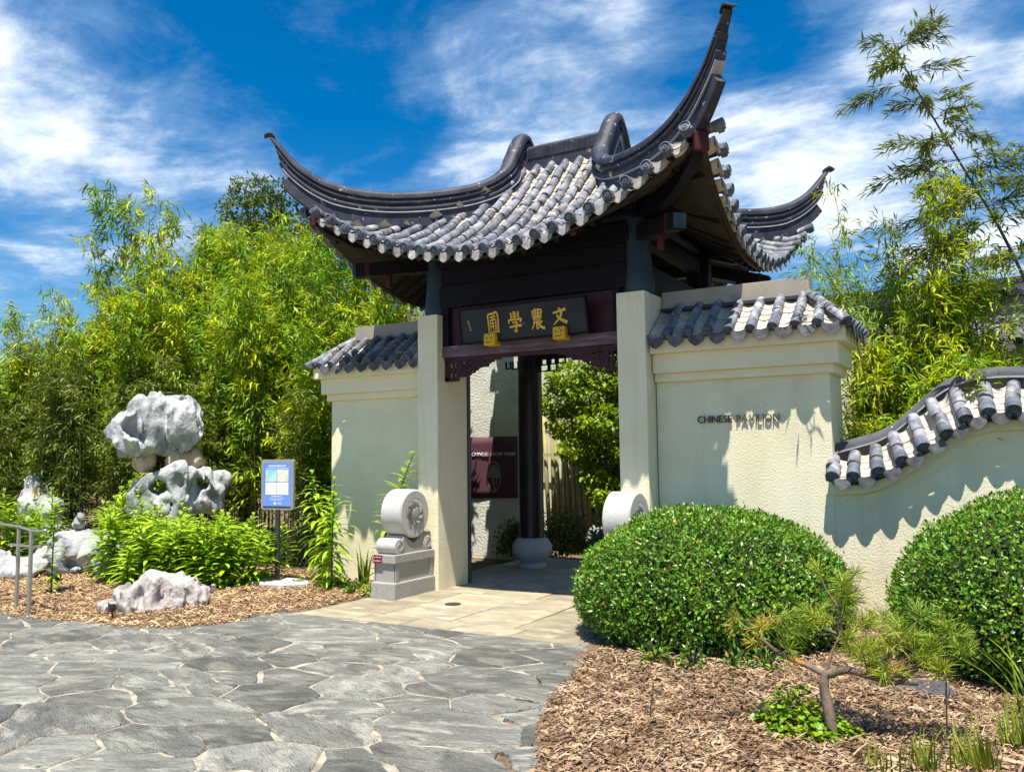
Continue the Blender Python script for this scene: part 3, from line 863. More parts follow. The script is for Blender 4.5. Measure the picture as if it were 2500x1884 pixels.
# carved spandrels: pierced scroll work under the lintel
def spandrel(xa, sgn):
    mb = MB(); y0, y1 = fy - .005, fy + .035; t = 0.022
    z0 = 2.793
    def bar(u0, u1, w0, w1): 
        a, b = sorted((xa + sgn * u0, xa + sgn * u1)); mb.box(a, b, y0, y1, z0 - w1, z0 - w0)
    def ring(u, w, r, t_=0.016, n=14, a0=0, a1=2 * math.pi):
        k = n if a1 - a0 > 6 else n
        pts = []
        for i in range(k + 1):
            a = a0 + (a1 - a0) * i / k; pts.append((u + r * math.cos(a), w + r * math.sin(a)))
        for p, q in zip(pts[:-1], pts[1:]):
            d = math.atan2(q[1] - p[1], q[0] - p[0]); nx, nz = -math.sin(d) * t_ / 2, math.cos(d) * t_ / 2
            ex, ez = math.cos(d) * .003, math.sin(d) * .003
            Q = [(p[0] + nx - ex, p[1] + nz - ez), (q[0] + nx + ex, q[1] + nz + ez), (q[0] - nx + ex, q[1] - nz + ez), (p[0] - nx - ex, p[1] - nz - ez)]
            mb.prism([(xa + sgn * u_, z0 - w_) for u_, w_ in Q], y0 + random.uniform(-.002, .002), y1 + random.uniform(-.002, .002))
    bar(0.0, 0.065, 0.0, 0.235)
    bar(0.0, 0.195, 0.205, 0.252)
    bar(0.165, 0.20, 0.02, 0.212)
    bar(0.066, 0.80, -0.004, 0.022)
    bar(0.085, 0.150, 0.085, 0.155); bar(0.150, 0.168, 0.10, 0.118); bar(0.108, 0.130, 0.155, 0.206); bar(0.066, 0.09, 0.11, 0.13); bar(0.11, 0.13, 0.02, 0.086)
    bar(0.20, 0.30, 0.150, 0.205); bar(0.20, 0.245, 0.02, 0.15)
    for u, w, r in ((0.29, .10, .055), (0.355, .075, .060), (0.30, .165, .030), (0.415, .055, .040), (0.40, .125, .034), (0.345, .155, .028), (0.47, .065, .038), (0.455, .105, .022), (0.535, .055, .036), (0.595, .045, .026), (0.605, .07, .02), (0.645, .03, .020), (0.69, .022, .016), (.25, .12, .03)):
        ring(u, w, r, 0.020)
        if r > .034: ring(u, w, r * .38, 0.016, 8)
    for u, w in ((0.315, .13), (0.375, .11), (0.43, .09), (0.50, .035), (0.50, .09), (0.56, .03), (0.26, .08), (0.44, .03), (0.565, .08)):
        ring(u, w, .012, .018, 6)
    return mb.build('carved_spandrel', REDWOOD, gate)
spandrel(x0 + .003, 1); spandrel(x1 - .003, -1)
# square fretwork under the rear beam
def fret(u, zb, w, h):
    t = .018; yy = by - .02; mb = MB()
    mb.prism([(u, zb), (u + w, zb), (u + w, zb + h), (u + w - t, zb + h), (u + w - t, zb + t), (u + t, zb + t), (u + t, zb + h), (u, zb + h)], yy, yy + .03)
    mb.build('fretwork', WOOD, gate)
for k, (u, w, h) in enumerate(((BCX[0] - .17 - .24, .10, .18), (BCX[0] - .17 - .12, .11, .20), (BCX[0] + .18, .15, .30), (BCX[0] + .33, .14, .30), (BCX[0] + .20, .11, .15), (BCX[0] + .35, .10, .14), (BCX[0] + .47, .14, .13), (1.05, .15, .3), (.90, .14, .14))):
    fret(u, 3.022 - h * .62, w - .004, h * .62)

# plaque leaning forward over two gilt blocks
pl = MB(); PW, PH = 1.66, 0.385
pl.box(-PW / 2, PW / 2, -0.02, 0.02, 0, PH)
plo = pl.build('plaque', PLAQUE, gate, bevel=0.004)
plo.location = (-4.755 - CX, 8.455 - CY, 2.985); plo.rotation_euler = (R(11), 0, 0)
mb = MB()
t = 0.022
for a in ((-PW / 2 - t, PW / 2 + t, PH + .001, PH + t), (-PW / 2 - t, PW / 2 + t, -t, -.001), (-PW / 2 - t, -PW / 2 - .001, 0, PH), (PW / 2 + .001, PW / 2 + t, 0, PH)):
    mb.box(a[0], a[1], -0.028, 0.024, a[2], a[3])
fr = mb.build('plaque_frame', WOOD, plo, bevel=0.003)
for u, w in ((-0.30, .22), (0.045, .165)):
    mb = MB(); mb.lathe([(0.026, 0), (0.024, 0.004)], 16, (u, -0.026, w), 'y'); mb.build('knot', TEAL, plo)
# brush strokes of the four characters (unit square, y up), width at both ends
def brush(strokes, name, cx_, cz_, w, h, parent, mat, k=1.0, y=-0.0205, th=0.012, skew=0.0):
    mb = MB()
    for q, st in enumerate(strokes):
        pts, wid = st
        P = catmull([(a, b, 0) for a, b in pts], 5) if len(pts) > 2 else np.array([(*pts[0], 0), ((pts[0][0] + pts[1][0]) / 2, (pts[0][1] + pts[1][1]) / 2, 0), (*pts[1], 0)])
        n = len(P); L, Rr = [], []
        for i in range(n):
            d = P[min(i + 1, n - 1)] - P[max(i - 1, 0)]; d /= (np.hypot(d[0], d[1]) + 1e-9)
            f = i / (n - 1); ww = (wid[0] * (1 - f) + wid[1] * f) * .5 * k
            px_, py_ = P[i][0], P[i][1]
            L.append((px_ - d[1] * ww, py_ + d[0] * ww)); Rr.append((px_ + d[1] * ww, py_ - d[0] * ww))
        poly = L + Rr[::-1]
        V = [(cx_ + (a - .5) * w, 0, cz_ + (b - .5) * h + skew * (a - .5) * w) for a, b in poly]
        m = len(V)
        dy = q * 0.0004
        VV = [(v[0], y - th - dy, v[2]) for v in V] + [(v[0], y + .002, v[2]) for v in V]
        F = []
        for i in range(n - 1):
            F.append((i, i + 1, m - 2 - i, m - 1 - i)); F.append((m + m - 1 - i, m + m - 2 - i, m + i + 1, m + i))
        F += [((i + 1) % m, i, m + i, m + (i + 1) % m) for i in range(m)]
        mb.add(VV, F)
    return mb.build(name, mat, parent)
WEN = [([(.50, 1.0), (.56, .86)], (.10, .16)), ([(.12, .72), (.55, .80), (.93, .88)], (.10, .16)), ([(.66, .74), (.52, .42), (.12, .06)], (.14, .07)), ([(.34, .62), (.52, .38), (.96, .12)], (.08, .20))]
NONG = [([(.40, 1.0), (.42, .66)], (.09, .08)), ([(.58, .98), (.57, .66)], (.09, .08)), ([(.22, .88), (.24, .64)], (.08, .08)), ([(.22, .88), (.78, .92), (.76, .66)], (.08, .08)), ([(.22, .77), (.78, .79)], (.07, .07)), ([(.22, .65), (.78, .66)], (.07, .08)),
        ([(.22, .56), (.80, .58)], (.08, .08)), ([(.32, .56), (.28, .30), (.12, .06)], (.09, .05)), ([(.40, .46), (.74, .48)], (.06, .06)), ([(.24, .36), (.84, .38)], (.08, .08)), ([(.46, .36), (.46, .08), (.58, .14)], (.10, .06)), ([(.76, .32), (.60, .24)], (.09, .06)), ([(.52, .34), (.68, .16), (.96, .06)], (.08, .14))]
XUE = [([(.24, .96), (.26, .62)], (.08, .08)), ([(.78, .98), (.76, .62)], (.08, .08)), ([(.40, .98), (.60, .84)], (.07, .07)), ([(.60, .98), (.40, .82)], (.07, .07)), ([(.40, .82), (.60, .68)], (.07, .07)), ([(.60, .82), (.40, .66)], (.07, .07)), ([(.24, .86), (.36, .86)], (.05, .05)), ([(.66, .86), (.78, .88)], (.05, .05)), ([(.24, .74), (.36, .74)], (.05, .05)), ([(.66, .74), (.78, .75)], (.05, .05)),
       ([(.08, .44), (.10, .60), (.50, .60), (.94, .62), (.86, .46)], (.08, .10)), ([(.32, .46), (.68, .48), (.54, .36)], (.07, .07)), ([(.54, .38), (.56, .06), (.40, .12)], (.11, .06)), ([(.10, .27), (.55, .31), (.96, .32)], (.08, .12))]
PU = [([(.08, .92), (.10, .02)], (.10, .11)), ([(.10, .96), (.50, .98), (.94, .97), (.92, .02)], (.09, .12)), ([(.12, .06), (.90, .07)], (.09, .09)), ([(.24, .80), (.78, .82)], (.06, .07)), ([(.62, .90), (.70, .85)], (.06, .06)), ([(.50, .90), (.50, .16)], (.08, .08)),
      ([(.28, .66), (.28, .18)], (.07, .07)), ([(.28, .66), (.74, .67), (.73, .18), (.66, .22)], (.07, .07)), ([(.28, .50), (.74, .51)], (.06, .06)), ([(.28, .35), (.74, .36)], (.06, .06))]
pcx = -4.755
for nm, st, xc, zc, w, h in (('文', WEN, -4.245, 3.185, .20, .20), ('農', NONG, -4.53, 3.18, .20, .25), ('學', XUE, -4.825, 3.175, .19, .25), ('圃', PU, -5.125, 3.185, .155, .235)):
    brush(st, 'character', xc - pcx, zc - 2.985, w, h, plo, GOLD, k=1.05)
for k in range(4):
    brush([([(.2, .9), (.8, .8)], (.3, .2)), ([(.5, .9), (.3, .1)], (.3, .2)), ([(.6, .5), (.9, .1)], (.25, .2))], 'signature', -5.47 - pcx + .006 * k, 0.245 - .032 * k, .025, .028, plo, GOLD, th=.004)
# gilt blocks with a carved face
def hook(x):
    mb = MB(); w, d, h = .155, .15, .145
    mb.box(-w / 2, w / 2, 0, d, 0, h)
    o = mb.build('gilt_block', GOLDBLOCK, gate, bevel=0.014)
    o.location = (x - CX, 8.36 - CY, 2.915)
    for u, z in ((-.035, .088), (.030, .092)):
        m2 = MB(); m2.lathe([(0.009, -.003), (0.007, .004)], 10, (u, 0, z), 'y'); m2.build('eye', REDWOOD, o)
    m2 = MB(); m2.tube([(-.045, -.001, .048), (-.02, -.003, .034), (.01, -.003, .032), (.04, -.001, .046)], .003, 5); m2.build('mouth', REDWOOD, o)
    m2 = MB(); m2.tube([(-.006, -.001, .128), (.002, -.003, .116), (.010, -.001, .130)], .003, 5); m2.build('brow', REDWOOD, o)
hook(-5.165); hook(-4.245)

# ---------------------------------------------------------------- the main roof
EB, EA = 2.09, 2.42            # half depth and half width at the eaves
ZE, RISE, CAMB = 3.86, 1.72, 0.13
def G(d): u = d / 2.11; return RISE * u * (0.58 + 0.42 * u)
def eave_front(x): return EB + 0.10 * (abs(x) / 2.5) ** 3
def eave_side(y): return EA + 0.09 * (abs(y) / 2.2) ** 3
def lift(x, y, d): return CAMB * max(x * x, 0) * max(0.0, 1 - d / 1.9)
def z_front(x, y):
    d = eave_front(x) - abs(y); return ZE + CAMB * x * x * max(0.0, 1 - d / 1.9) + G(max(0, d))
def z_side(x, y):
    yy = y * 2.5 / 2.2
    d = eave_side(y) - abs(x); return ZE + CAMB * yy * yy * max(0.0, 1 - d / 1.9) + G(max(0, d))
def z_roof(x, y):
    zf = z_front(x, y)
    return zf if abs(x) < .72 else min(zf, z_side(x, y))
us, vs = np.linspace(-1, 1, 57), np.linspace(-1, 1, 49)
V = []
for v in vs:
    for u in us:
        y = v * eave_front(2.5 * u) * .998; x = u * eave_side(y) * .998
        V.append((x, y, z_roof(x, y) - .066))
F = [(j * 57 + i, j * 57 + i + 1, j * 57 + i + 58, j * 57 + i + 57) for j in range(48) for i in range(56)]
roof = obj('roof', mesh('roof_deck', V, F, SOFFIT), gate)
md = roof.modifiers.new('thick', 'SOLIDIFY'); md.thickness = 0.03; md.offset = -1
KR = tile_meshes(0.056, 0.235, 0.10, 'roof', False)
TS = TileSet()
off = Vector((CX, CY, 0))
def nrm_front(s):
    def f(p):
        x, y = p.x - CX, abs(p.y - CY); e = .02
        dzdy = (z_front(x, y - e) - z_front(x, y + e)) / (2 * e)
        return Vector((-(z_front(x + e, y) - z_front(x - e, y)) / (2 * e), s * dzdy, 1)).normalized()
    return f
def nrm_side(s):
    def f(p):
        x, y = abs(p.x - CX), p.y - CY; e = .02
        dzdx = (z_side(x - e, y) - z_side(x + e, y)) / (2 * e)
        return Vector((s * dzdx, -(z_side(x, y + e) - z_side(x, y - e)) / (2 * e), 1)).normalized()
    return f
HIP0, HIP1 = (0.68, 0.55), (2.50, 2.19)
def hip_y(x): return HIP0[1] + (abs(x) - HIP0[0]) / (HIP1[0] - HIP0[0]) * (HIP1[1] - HIP0[1])
def hip_x(y): return HIP0[0] + (abs(y) - HIP0[1]) / (HIP1[1] - HIP0[1]) * (HIP1[0] - HIP0[0])
PIT = 0.213
for s in (-1, 1):
    for i in range(-11, 12):
        for half in (0, 1):
            x = 0.02 + PIT * (i + .5 * half)
            if abs(x) > 2.44: continue
            ye = eave_front(x) + (0.09 + .09 * min(1, abs(x) / 2.4) ** 3 if half == 0 else 0.045 + .05 * min(1, abs(x) / 2.4) ** 3)
            yt = 0.10 if abs(x) < 0.66 else hip_y(x) - .04
            if ye - yt < 0.10: yt = ye - .12
            path = [(CX + x, CY + s * y, z_front(x, y) + (0.005 if half == 0 else -0.012)) for y in np.linspace(ye, yt, 14)]
            (row_of_tiles if half == 0 else channel_of_tiles)(TS, KR, path, nrm_front(s))
    for i in range(-10, 11):
        for half in (0, 1):
            y = 0.0 + PIT * (i + .5 * half)
            if abs(y) > 2.14: continue
            xe = eave_side(y) + (0.09 + .09 * min(1, abs(y) / 2.1) ** 3 if half == 0 else 0.045 + .05 * min(1, abs(y) / 2.1) ** 3)
            xt = 0.80 if abs(y) < .55 else hip_x(y) - .04
            if xe - xt < 0.10: xt = xe - .12
            path = [(CX + s * x, CY + y, z_side(x, y) + (0.005 if half == 0 else -0.012)) for x in np.linspace(xe, xt, 14)]
            (row_of_tiles if half == 0 else channel_of_tiles)(TS, KR, path, nrm_side(s))
bpy.context.view_layer.update()
TS.build(roof, 300, seen=lambda p: (p.y < CY - .05 and (p.x - CX) > -2.6) and not (p.x - CX < -.7 and abs(p.y - CY) < hip_y(p.x - CX) - .1) or (p.x > CX + .7 and p.x - CX > .7))

# ridge that runs from corner tip over the gable to the other corner tip
def ridge_path(sx):
    half = [(2.84, 2.50, 5.60), (2.76, 2.43, 5.485), (2.66, 2.34, 5.335), (2.54, 2.235, 5.20), (2.36, 2.07, 5.07), (2.12, 1.85, 4.985), (1.80, 1.565, 4.955), (1.42, 1.23, 4.995), (1.05, .90, 5.09), (.82, .68, 5.22), (.70, .52, 5.40), (.68, .36, 5.64), (.68, .20, 5.87), (.68, .085, 5.975), (.68, 0.0, 6.0)]
    front = [(sx * x, -y, z) for x, y, z in half]; back = [(sx * x, y, z) for x, y, z in half[:-1]][::-1]
    return catmull(front + back, 6)
def sweep(name, P, prof, i0, i1, mat, parent, smooth=True, taper=None):
    """profile of (side, down) offsets swept along P[i0:i1]"""
    V, F = [], []; Q = P[i0:i1]; m = len(prof)
    for i in range(len(Q)):
        k = i0 + i
        T = Vector(P[min(k + 1, len(P) - 1)] - P[max(k - 1, 0)]).normalized()
        Sd = T.cross(Vector((0, 0, 1)))
        if Sd.length < 1e-3: Sd = Vector((0, 1, 0))
        Sd.normalize(); Nn = Sd.cross(T)
        w = 1.0 if taper is None else taper(k)
        for a, b in prof: V.append(Vector(Q[i]) + Sd * (a * w) - Nn * (b * (w if w < 1 else 1)))
    n = len(Q)
    for i in range(n - 1):
        for j in range(m):
            jj = (j + 1) % m; F.append((i * m + j, i * m + jj, (i + 1) * m + jj, (i + 1) * m + j))
    F.append(tuple(range(m))[::-1]); F.append(tuple((n - 1) * m + j for j in range(m)))
    mb = MB(); mb.add(V, F)
    return mb.build(name, mat, parent, auto=0.7 if smooth else None)
def halfround(hw, d0, d1):
    pts = []
    for i in range(9):
        a = math.pi * i / 8; pts.append((hw * math.cos(a), d0 + (d1 - d0) * .6 * (1 - math.sin(a))))
    return pts + [(-hw, d1), (hw, d1)][::1]
for sx in (-1, 1):
    P = ridge_path(sx); n = len(P)
    tp = lambda k: 0.42 + 0.58 * min(1, min(k, n - 1 - k) / 27)
    rd = sweep('gable_ridge', P, halfround(.105, 0.0, .105), 0, n, RIDGE, gate, taper=tp)
    def layer(nm, hw, d0, d1, cut, mat=RIDGE, rnd=False):
        prof = [(hw, d0), (-hw, d0), (-hw, d1), (hw, d1)] if not rnd else [(hw * .8, d0), (-hw * .8, d0), (-hw, d0 + (d1 - d0) * .3), (-hw, d0 + (d1 - d0) * .7), (-hw * .8, d1), (hw * .8, d1), (hw, d0 + (d1 - d0) * .7), (hw, d0 + (d1 - d0) * .3)]
        sweep(nm, P, prof, cut, n - cut, mat, rd, taper=tp)
    layer('ridge_groove', .070, .100, .135, 5)
    layer('ridge_moulding', .098, .130, .175, 7, rnd=True)
    layer('ridge_groove', .066, .170, .205, 9)
    layer('ridge_roll', .086, .195, .270, 11, rnd=True)
    layer('ridge_fillet', .080, .268, .282, 13, FILLET)
    layer('ridge_base', .058, .280, .46, 16)
    # small curl at each tip
    for q, s in ((P[0], -1), (P[-1], 1)):
        d = Vector((sx * .72, s * .66, 0)).normalized()
        b = Vector(q); side = d.cross(Vector((0, 0, 1)))
        pts = [b - d * .035 + Vector((0, 0, -.03)), b + Vector((0, 0, .012)), b + d * .035 + Vector((0, 0, .012)), b + d * .075 + Vector((0, 0, -.004)), b + d * .095 + Vector((0, 0, -.022))]
        V, F = [], []
        for k, p in enumerate(pts):
            for a, c_ in ((.058, .016), (-.058, .016), (-.058, -.018), (.058, -.018)): V.append(p + side * a + Vector((0, 0, c_ * (1 - .12 * k))))
        for k in range(len(pts) - 1):
            for j in range(4): F.append((k * 4 + j, k * 4 + (j + 1) % 4, (k + 1) * 4 + (j + 1) % 4, (k + 1) * 4 + j))
        F += [(3, 2, 1, 0), tuple(len(V) - 4 + j for j in range(4))]
        mm = MB(); mm.add(V, F); mm.build('ridge_tip', RIDGE, rd, bevel=.005)
    # gable wall inside the arch
    arch = [(y, z) for x, y, z in P if abs(y) < .54]
    poly = [(y * .62, 5.02 + (z - 5.02) * .62) for y, z in arch]
    mb = MB(); mb.prism([(-.50, 4.85)] + [(y * .9, z - .26) for y, z in arch] + [(.50, 4.85)], sx * .64, sx * .70, 'x'); mb.build('gable_wall', RIDGE, rd)
    mb = MB(); mb.prism([(y * .40, 5.10 + (z - 5.35) * .50) for y, z in arch], sx * .70, sx * .735, 'x'); mb.build('gable_boss', FILLET, rd)
# main ridge with upright tile pattern
mr = MB(); mr.box(-.62, .62, -.055, .055, 5.36, 5.60)
main = mr.build('main_ridge', RIDGE, gate, bevel=0.004)
mb = MB()
k = 0
x = -.57
while x < .575:
    w = random.uniform(.010, .017); mb.box(x, x + w, -.062 - random.uniform(0, .008), .064, 5.602, 5.735 + random.uniform(-.006, .004)); x += w + random.uniform(.003, .008)
o = mb.build('upright_tiles', RIDGE, main); o['kind'] = 'stuff'
mb = MB(); mb.box(-.60, -.02, -.05, .05, 5.603, 5.72); mb.box(-.015, .60, -.05, .05, 5.604, 5.721); mb.build('ridge_core', RIDGE, main)
for a, b in ((-.60, .045), (.05, .60)):
    mb = MB(); mb.lathe([(.052, a), (.052, b)], 12, (0, 0, 5.745), 'x'); mb.build('ridge_cap', RIDGE, main, auto=.7)

# rafters under the eaves
def rafter(p, q, w=.055, h=.065, mat=WOOD, name='rafter'):
    p, q = Vector(p), Vector(q); t = (q - p).normalized(); s = t.cross(Vector((0, 0, 1))).normalized(); n_ = s.cross(t)
    V = [e + s * a + n_ * b for e in (p, q) for a, b in ((-w / 2, -h / 2), (w / 2, -h / 2), (w / 2, h / 2), (-w / 2, h / 2))]
    mb = MB(); mb.add(V, [(0, 1, 2, 3), (7, 6, 5, 4), (0, 4, 5, 1), (1, 5, 6, 2), (2, 6, 7, 3), (3, 7, 4, 0)])
    return mb.build(name, mat, gate)
for s in (-1, 1):
    for i in range(-8, 9):
        x = .02 + .20 * i
        xe = x if abs(x) < 1.2 else math.copysign(1.2 + (abs(x) - 1.2) * 2.35, x)
        if abs(xe) > 2.32: continue
        ye = eave_front(xe) - .10; yi = 0.98
        xi = max(-1.3, min(1.3, x))
        rafter((xe, s * ye, z_front(xe, ye) - .115), (xi, s * yi, z_front(xi, yi) - .125), mat=REDWOOD if i % 5 == 0 else WOOD)
    for i in range(-6, 7):
        y = .20 * i
        ye = y if abs(y) < .9 else math.copysign(.9 + (abs(y) - .9) * 3.2, y)
        if abs(ye) > 2.0: continue
        xe = eave_side(ye) - .10; yi = max(-1.0, min(1.0, y))
        rafter((s * xe, ye, z_side(xe, ye) - .115), (s * 1.32, yi, z_side(1.32, yi) - .125))
# eave boards
for s in (-1, 1):
    mb = MB(); xs = np.linspace(-2.42, 2.42, 25)
    V = []; F = []
    for x in xs:
        y = eave_front(x) - .03
        V += [(x, s * y, z_front(x, y) - .045), (x, s * (y - .03), z_front(x, y) - .045), (x, s * (y - .03), z_front(x, y) - .095), (x, s * y, z_front(x, y) - .095)]
    for k in range(24):
        for j in range(4): F.append((k * 4 + j, k * 4 + (j + 1) % 4, k * 4 + 4 + (j + 1) % 4, k * 4 + 4 + j))
    mb.add(V, F); mb.build('eave_board', WOOD, gate)
    mb = MB(); ys = np.linspace(-2.12, 2.12, 25); V = []
    for y in ys:
        x = eave_side(y) - .03
        V += [(s * x, y, z_side(x, y) - .045), (s * (x - .03), y, z_side(x, y) - .045), (s * (x - .03), y, z_side(x, y) - .095), (s * x, y, z_side(x, y) - .095)]
    mb.add(V, F); mb.build('eave_board', WOOD, gate)
# corner beams
for sx in (-1, 1):
    for sy in (-1, 1):
        pts = [(1.30, 1.02, 4.36), (1.75, 1.45, 4.27), (2.10, 1.80, 4.33), (2.36, 2.06, 4.50), (2.47, 2.17, 4.64)]
        V, F = [], []
        d = Vector((.72 * sx, .69 * sy, 0)).normalized(); s_ = d.cross(Vector((0, 0, 1)))
        for k, (x, y, z) in enumerate(pts):
            p = Vector((sx * x, sy * y, z)); h = .11 if k < 4 else .07
            for a, b in ((-.055, -h), (.055, -h), (.055, .06), (-.055, .06)): V.append(p + s_ * a + Vector((0, 0, b)))
        for k in range(4):
            for j in range(4): F.append((k * 4 + j, k * 4 + (j + 1) % 4, k * 4 + 4 + (j + 1) % 4, k * 4 + 4 + j))
        F += [(3, 2, 1, 0), (16, 17, 18, 19)]
        mb = MB(); mb.add(V, F); hb = mb.build('hip_beam', WOOD, gate)
        mb = MB(); p = Vector((sx * 2.46, sy * 2.16, 4.62))
        V = [p + s_ * a + d * c_ + Vector((0, 0, b)) for c_ in (-.02, .03) for a, b in ((-.075, -.16), (.075, -.16), (.075, .03), (-.075, .03))]
        mb.add(V, [(0, 1, 2, 3), (7, 6, 5, 4), (0, 4, 5, 1), (1, 5, 6, 2), (2, 6, 7, 3), (3, 7, 4, 0)]); mb.build('beam_end', REDEND, hb, bevel=.01)
        rafter((sx * 1.28, sy * .98, 4.08), (sx * 2.10, sy * 1.80, 3.93), .15, .17, WOOD, 'hip_bracket')
        rafter((sx * 1.98, sy * 1.68, 3.955), (sx * 2.02, sy * 1.72, 3.948), .158, .178, REDEND, 'bracket_band')
        rafter((sx * 2.10, sy * 1.80, 3.93), (sx * 2.125, sy * 1.825, 3.926), .13, .15, COLPAINT, 'bracket_face')
        mb = MB(); mb.box(sx * 1.80 - .03, sx * 1.80 + .03, sy * 1.50 - .03, sy * 1.50 + .03, 3.74, 3.90); mb.build('pendant', REDEND, gate, bevel=.008)
# ---------------------------------------------------------------- wing walls
KW = tile_meshes(0.052, 0.30, 0.115, 'wing', True)
def wing(xa, xb, label, pitch, free):
    """xa..xb along the front; free = +1 / -1: the end that stands free and is hipped"""
    t = thing('wing_wall', label, 'wall', ((xa + xb) / 2, 9.05, 0))
    ox, oy = (xa + xb) / 2, 9.05
    e0, e1 = xa - ox, xb - ox
    def ring(name, pr, z0, z1, mat, bev=0.01):
        a = e0 - (pr if free < 0 else 0) + (.004 if free > 0 else 0); b = e1 + (pr if free > 0 else 0) - (.004 if free < 0 else 0)
        mb = MB(); mb.box(a, b, -(0.35 + pr), 0.35 + pr, z0, z1); return mb.build(name, mat, t, bevel=bev)
    ring('wall_body', 0.0, -0.08, 2.392, STUCCO, 0.012)
    ring('lower_moulding', 0.050, 2.386, 2.482, STUCCO_TRIM, 0.014)
    ring('upper_moulding', 0.105, 2.478, 2.692, STUCCO_TRIM, 0.014)
    ring('cornice', 0.180, 2.688, 2.845, STUCCO_TRIM, 0.010)
    # core under the tiles: hipped at the free end
    E, Rn, z0, z1 = 0.55, 0.12, 2.885, 3.215
    xe = (e1 + .18) if free > 0 else (e0 - .18); xr = (e1 - .22) if free > 0 else (e0 + .22); xw = e0 if free > 0 else e1
    zl = .055
    V = [(xw, -E, z0 - zl), (xe, -E, z0 - zl), (xe, E, z0 - zl), (xw, E, z0 - zl), (xw, -Rn, z1 - zl), (xr, -Rn, z1 - zl), (xr, Rn, z1 - zl), (xw, Rn, z1 - zl)]
    mb = MB(); mb.add(V, [(0, 1, 5, 4), (1, 2, 6, 5), (2, 3, 7, 6), (4, 5, 6, 7), (3, 2, 1, 0), (0, 4, 7, 3)]); core = mb.build('tile_bed', COPEBAND, t)
    a, b = sorted((xw + (.002 if free > 0 else -.002), xr + free * .03))
    mb = MB(); mb.box(a, b, -.15, .15, 3.195, 3.232); mb.build('ridge_lip', RIDGE, t, bevel=.004)
    mb = MB(); mb.box(a + .004, b - .012, -.10, .10, 3.234, 3.425); mb.build('ridge_box', BOXCAP, t, bevel=.006)
    TSw = TileSet()
    nf = Vector((0, -(z1 - z0), E - Rn)).normalized(); 
    def zz_(d): return z0 + (z1 - z0) * d / (E - Rn)
    w0, w1 = xa + (.02 if free > 0 else -.18), xb + (.18 if free > 0 else -.02)
    def rows(first, step, count, s):
        for k in range(count):
            for half in (0, 1):
                x = first + step * (k + .5 * half)
                if x > max(xb, ox + xe) - .03 and free > 0 or x < min(xa, ox + xe) + .03 and free < 0 or x > xb - .01 and free < 0 or x < xa + .01 and free > 0: continue
                top = E - Rn
                dx = (ox + xe - x) if free > 0 else (x - ox - xe)
                if dx < (E - Rn): top = max(.14, dx)
                nn = Vector((0, s * nf.y * -1 * -1, nf.z)) if s == 1 else Vector((0, -nf.y, nf.z))
                ext = .045
                P = [(x, oy + s * -1 * (E + ext - (top + ext) * q), zz_(-ext + (top + ext) * q) + (.012 if half == 0 else -.004)) for q in (0, .5, 1)]
                (row_of_tiles if half == 0 else channel_of_tiles)(TSw, KW, P, lambda p, nn=nn: nn)
    rows(free_first(xa, xb, pitch, free), pitch, 9, 1)
    rows(free_first(xa, xb, pitch, free), pitch, 9, -1)
    # end slope
    ne = Vector((free * (z1 - z0), 0, .40)).normalized()
    for k in range(-2, 3):
        for half in (0, 1):
            y = .21 * (k + .5 * half)
            if abs(y) > .46: continue
            top = .40 if abs(y) < Rn else max(.14, (E - abs(y)) * .40 / (E - Rn))
            P = [(ox + xe + free * .06 - free * (top + .06) * q, oy + y, z0 + (z1 - z0) * (-.06 + (top + .06) * q) / .40 + (.012 if half == 0 else -.004)) for q in (0, .5, 1)]
            (row_of_tiles if half == 0 else channel_of_tiles)(TSw, KW, P, lambda p: ne)
    # rolls on the hips
    for s in (-1, 1):
        P = [(ox + xe + free * .05, oy + s * (E + .05), z0 - .03), (ox + (xe + xr) / 2, oy + s * (E + Rn) / 2, (z0 + z1) / 2 + .03), (ox + xr, oy + s * Rn, z1 + .03)]
        row_of_tiles(TSw, KW, P, lambda p: Vector((free * .5, s * .5, 1)).normalized())
    bpy.context.view_layer.update()
    TSw.build(core, 300)
    return t
def free_first(xa, xb, pitch, free):
    return -3.245 if free > 0 else -7.94
wingR = wing(-3.235, -1.43, 'cream wing wall lettered CHINESE PAVILION with small grey tile coping', 0.222, 1)
wingL = wing(-7.93, -6.275, 'cream wing wall behind the stone drum and beside the bamboo hedge', 0.212, -1)

# raised letters
lt = thing('wall_lettering', 'dark raised metal letters reading CHINESE PAVILION on the cream wall', 'lettering', (-2.77, 8.70, 1.93))
def letter_mesh(ch, size):
    cu = bpy.data.curves.new('glyph', 'FONT'); cu.body = ch; cu.size = size; cu.extrude = 0.007; cu.bevel_depth = 0.0005; cu.resolution_u = 4
    o = bpy.data.objects.new('glyph', cu); COL.objects.link(o)
    bpy.context.view_layer.update()
    me = bpy.data.meshes.new_from_object(o.evaluated_get(bpy.context.evaluated_depsgraph_get()))
    bpy.data.objects.remove(o); bpy.data.curves.remove(cu)
    return me
def lettering(text, width, height, parent, mat, y, z=0, x0=0.0, space=.38, gap=0.16, small=None, name='letter'):
    glyphs = []; cache = {}
    for ch in text:
        if ch == ' ': glyphs.append((None, space * height)); continue
        if ch not in cache:
            me = letter_mesh(ch, height / .72); me.materials.clear(); me.materials.append(mat)
            cs = np.array([v.co for v in me.vertices]); cs[:, 0] -= cs[:, 0].min()
            for v, c_ in zip(me.vertices, cs): v.co = c_
            cache[ch] = (me, cs[:, 0].max())
        glyphs.append(cache[ch])
    tot = sum(w for _, w in glyphs) + gap * height * (len(glyphs) - 1); k = width / tot; x = x0
    for me, w in glyphs:
        if me:
            o = obj(name, me, parent); o.location = (x, y, z); o.rotation_euler = (R(90), 0, 0); o.scale = (k, 1, 1)
        x += (w + gap * height) * k
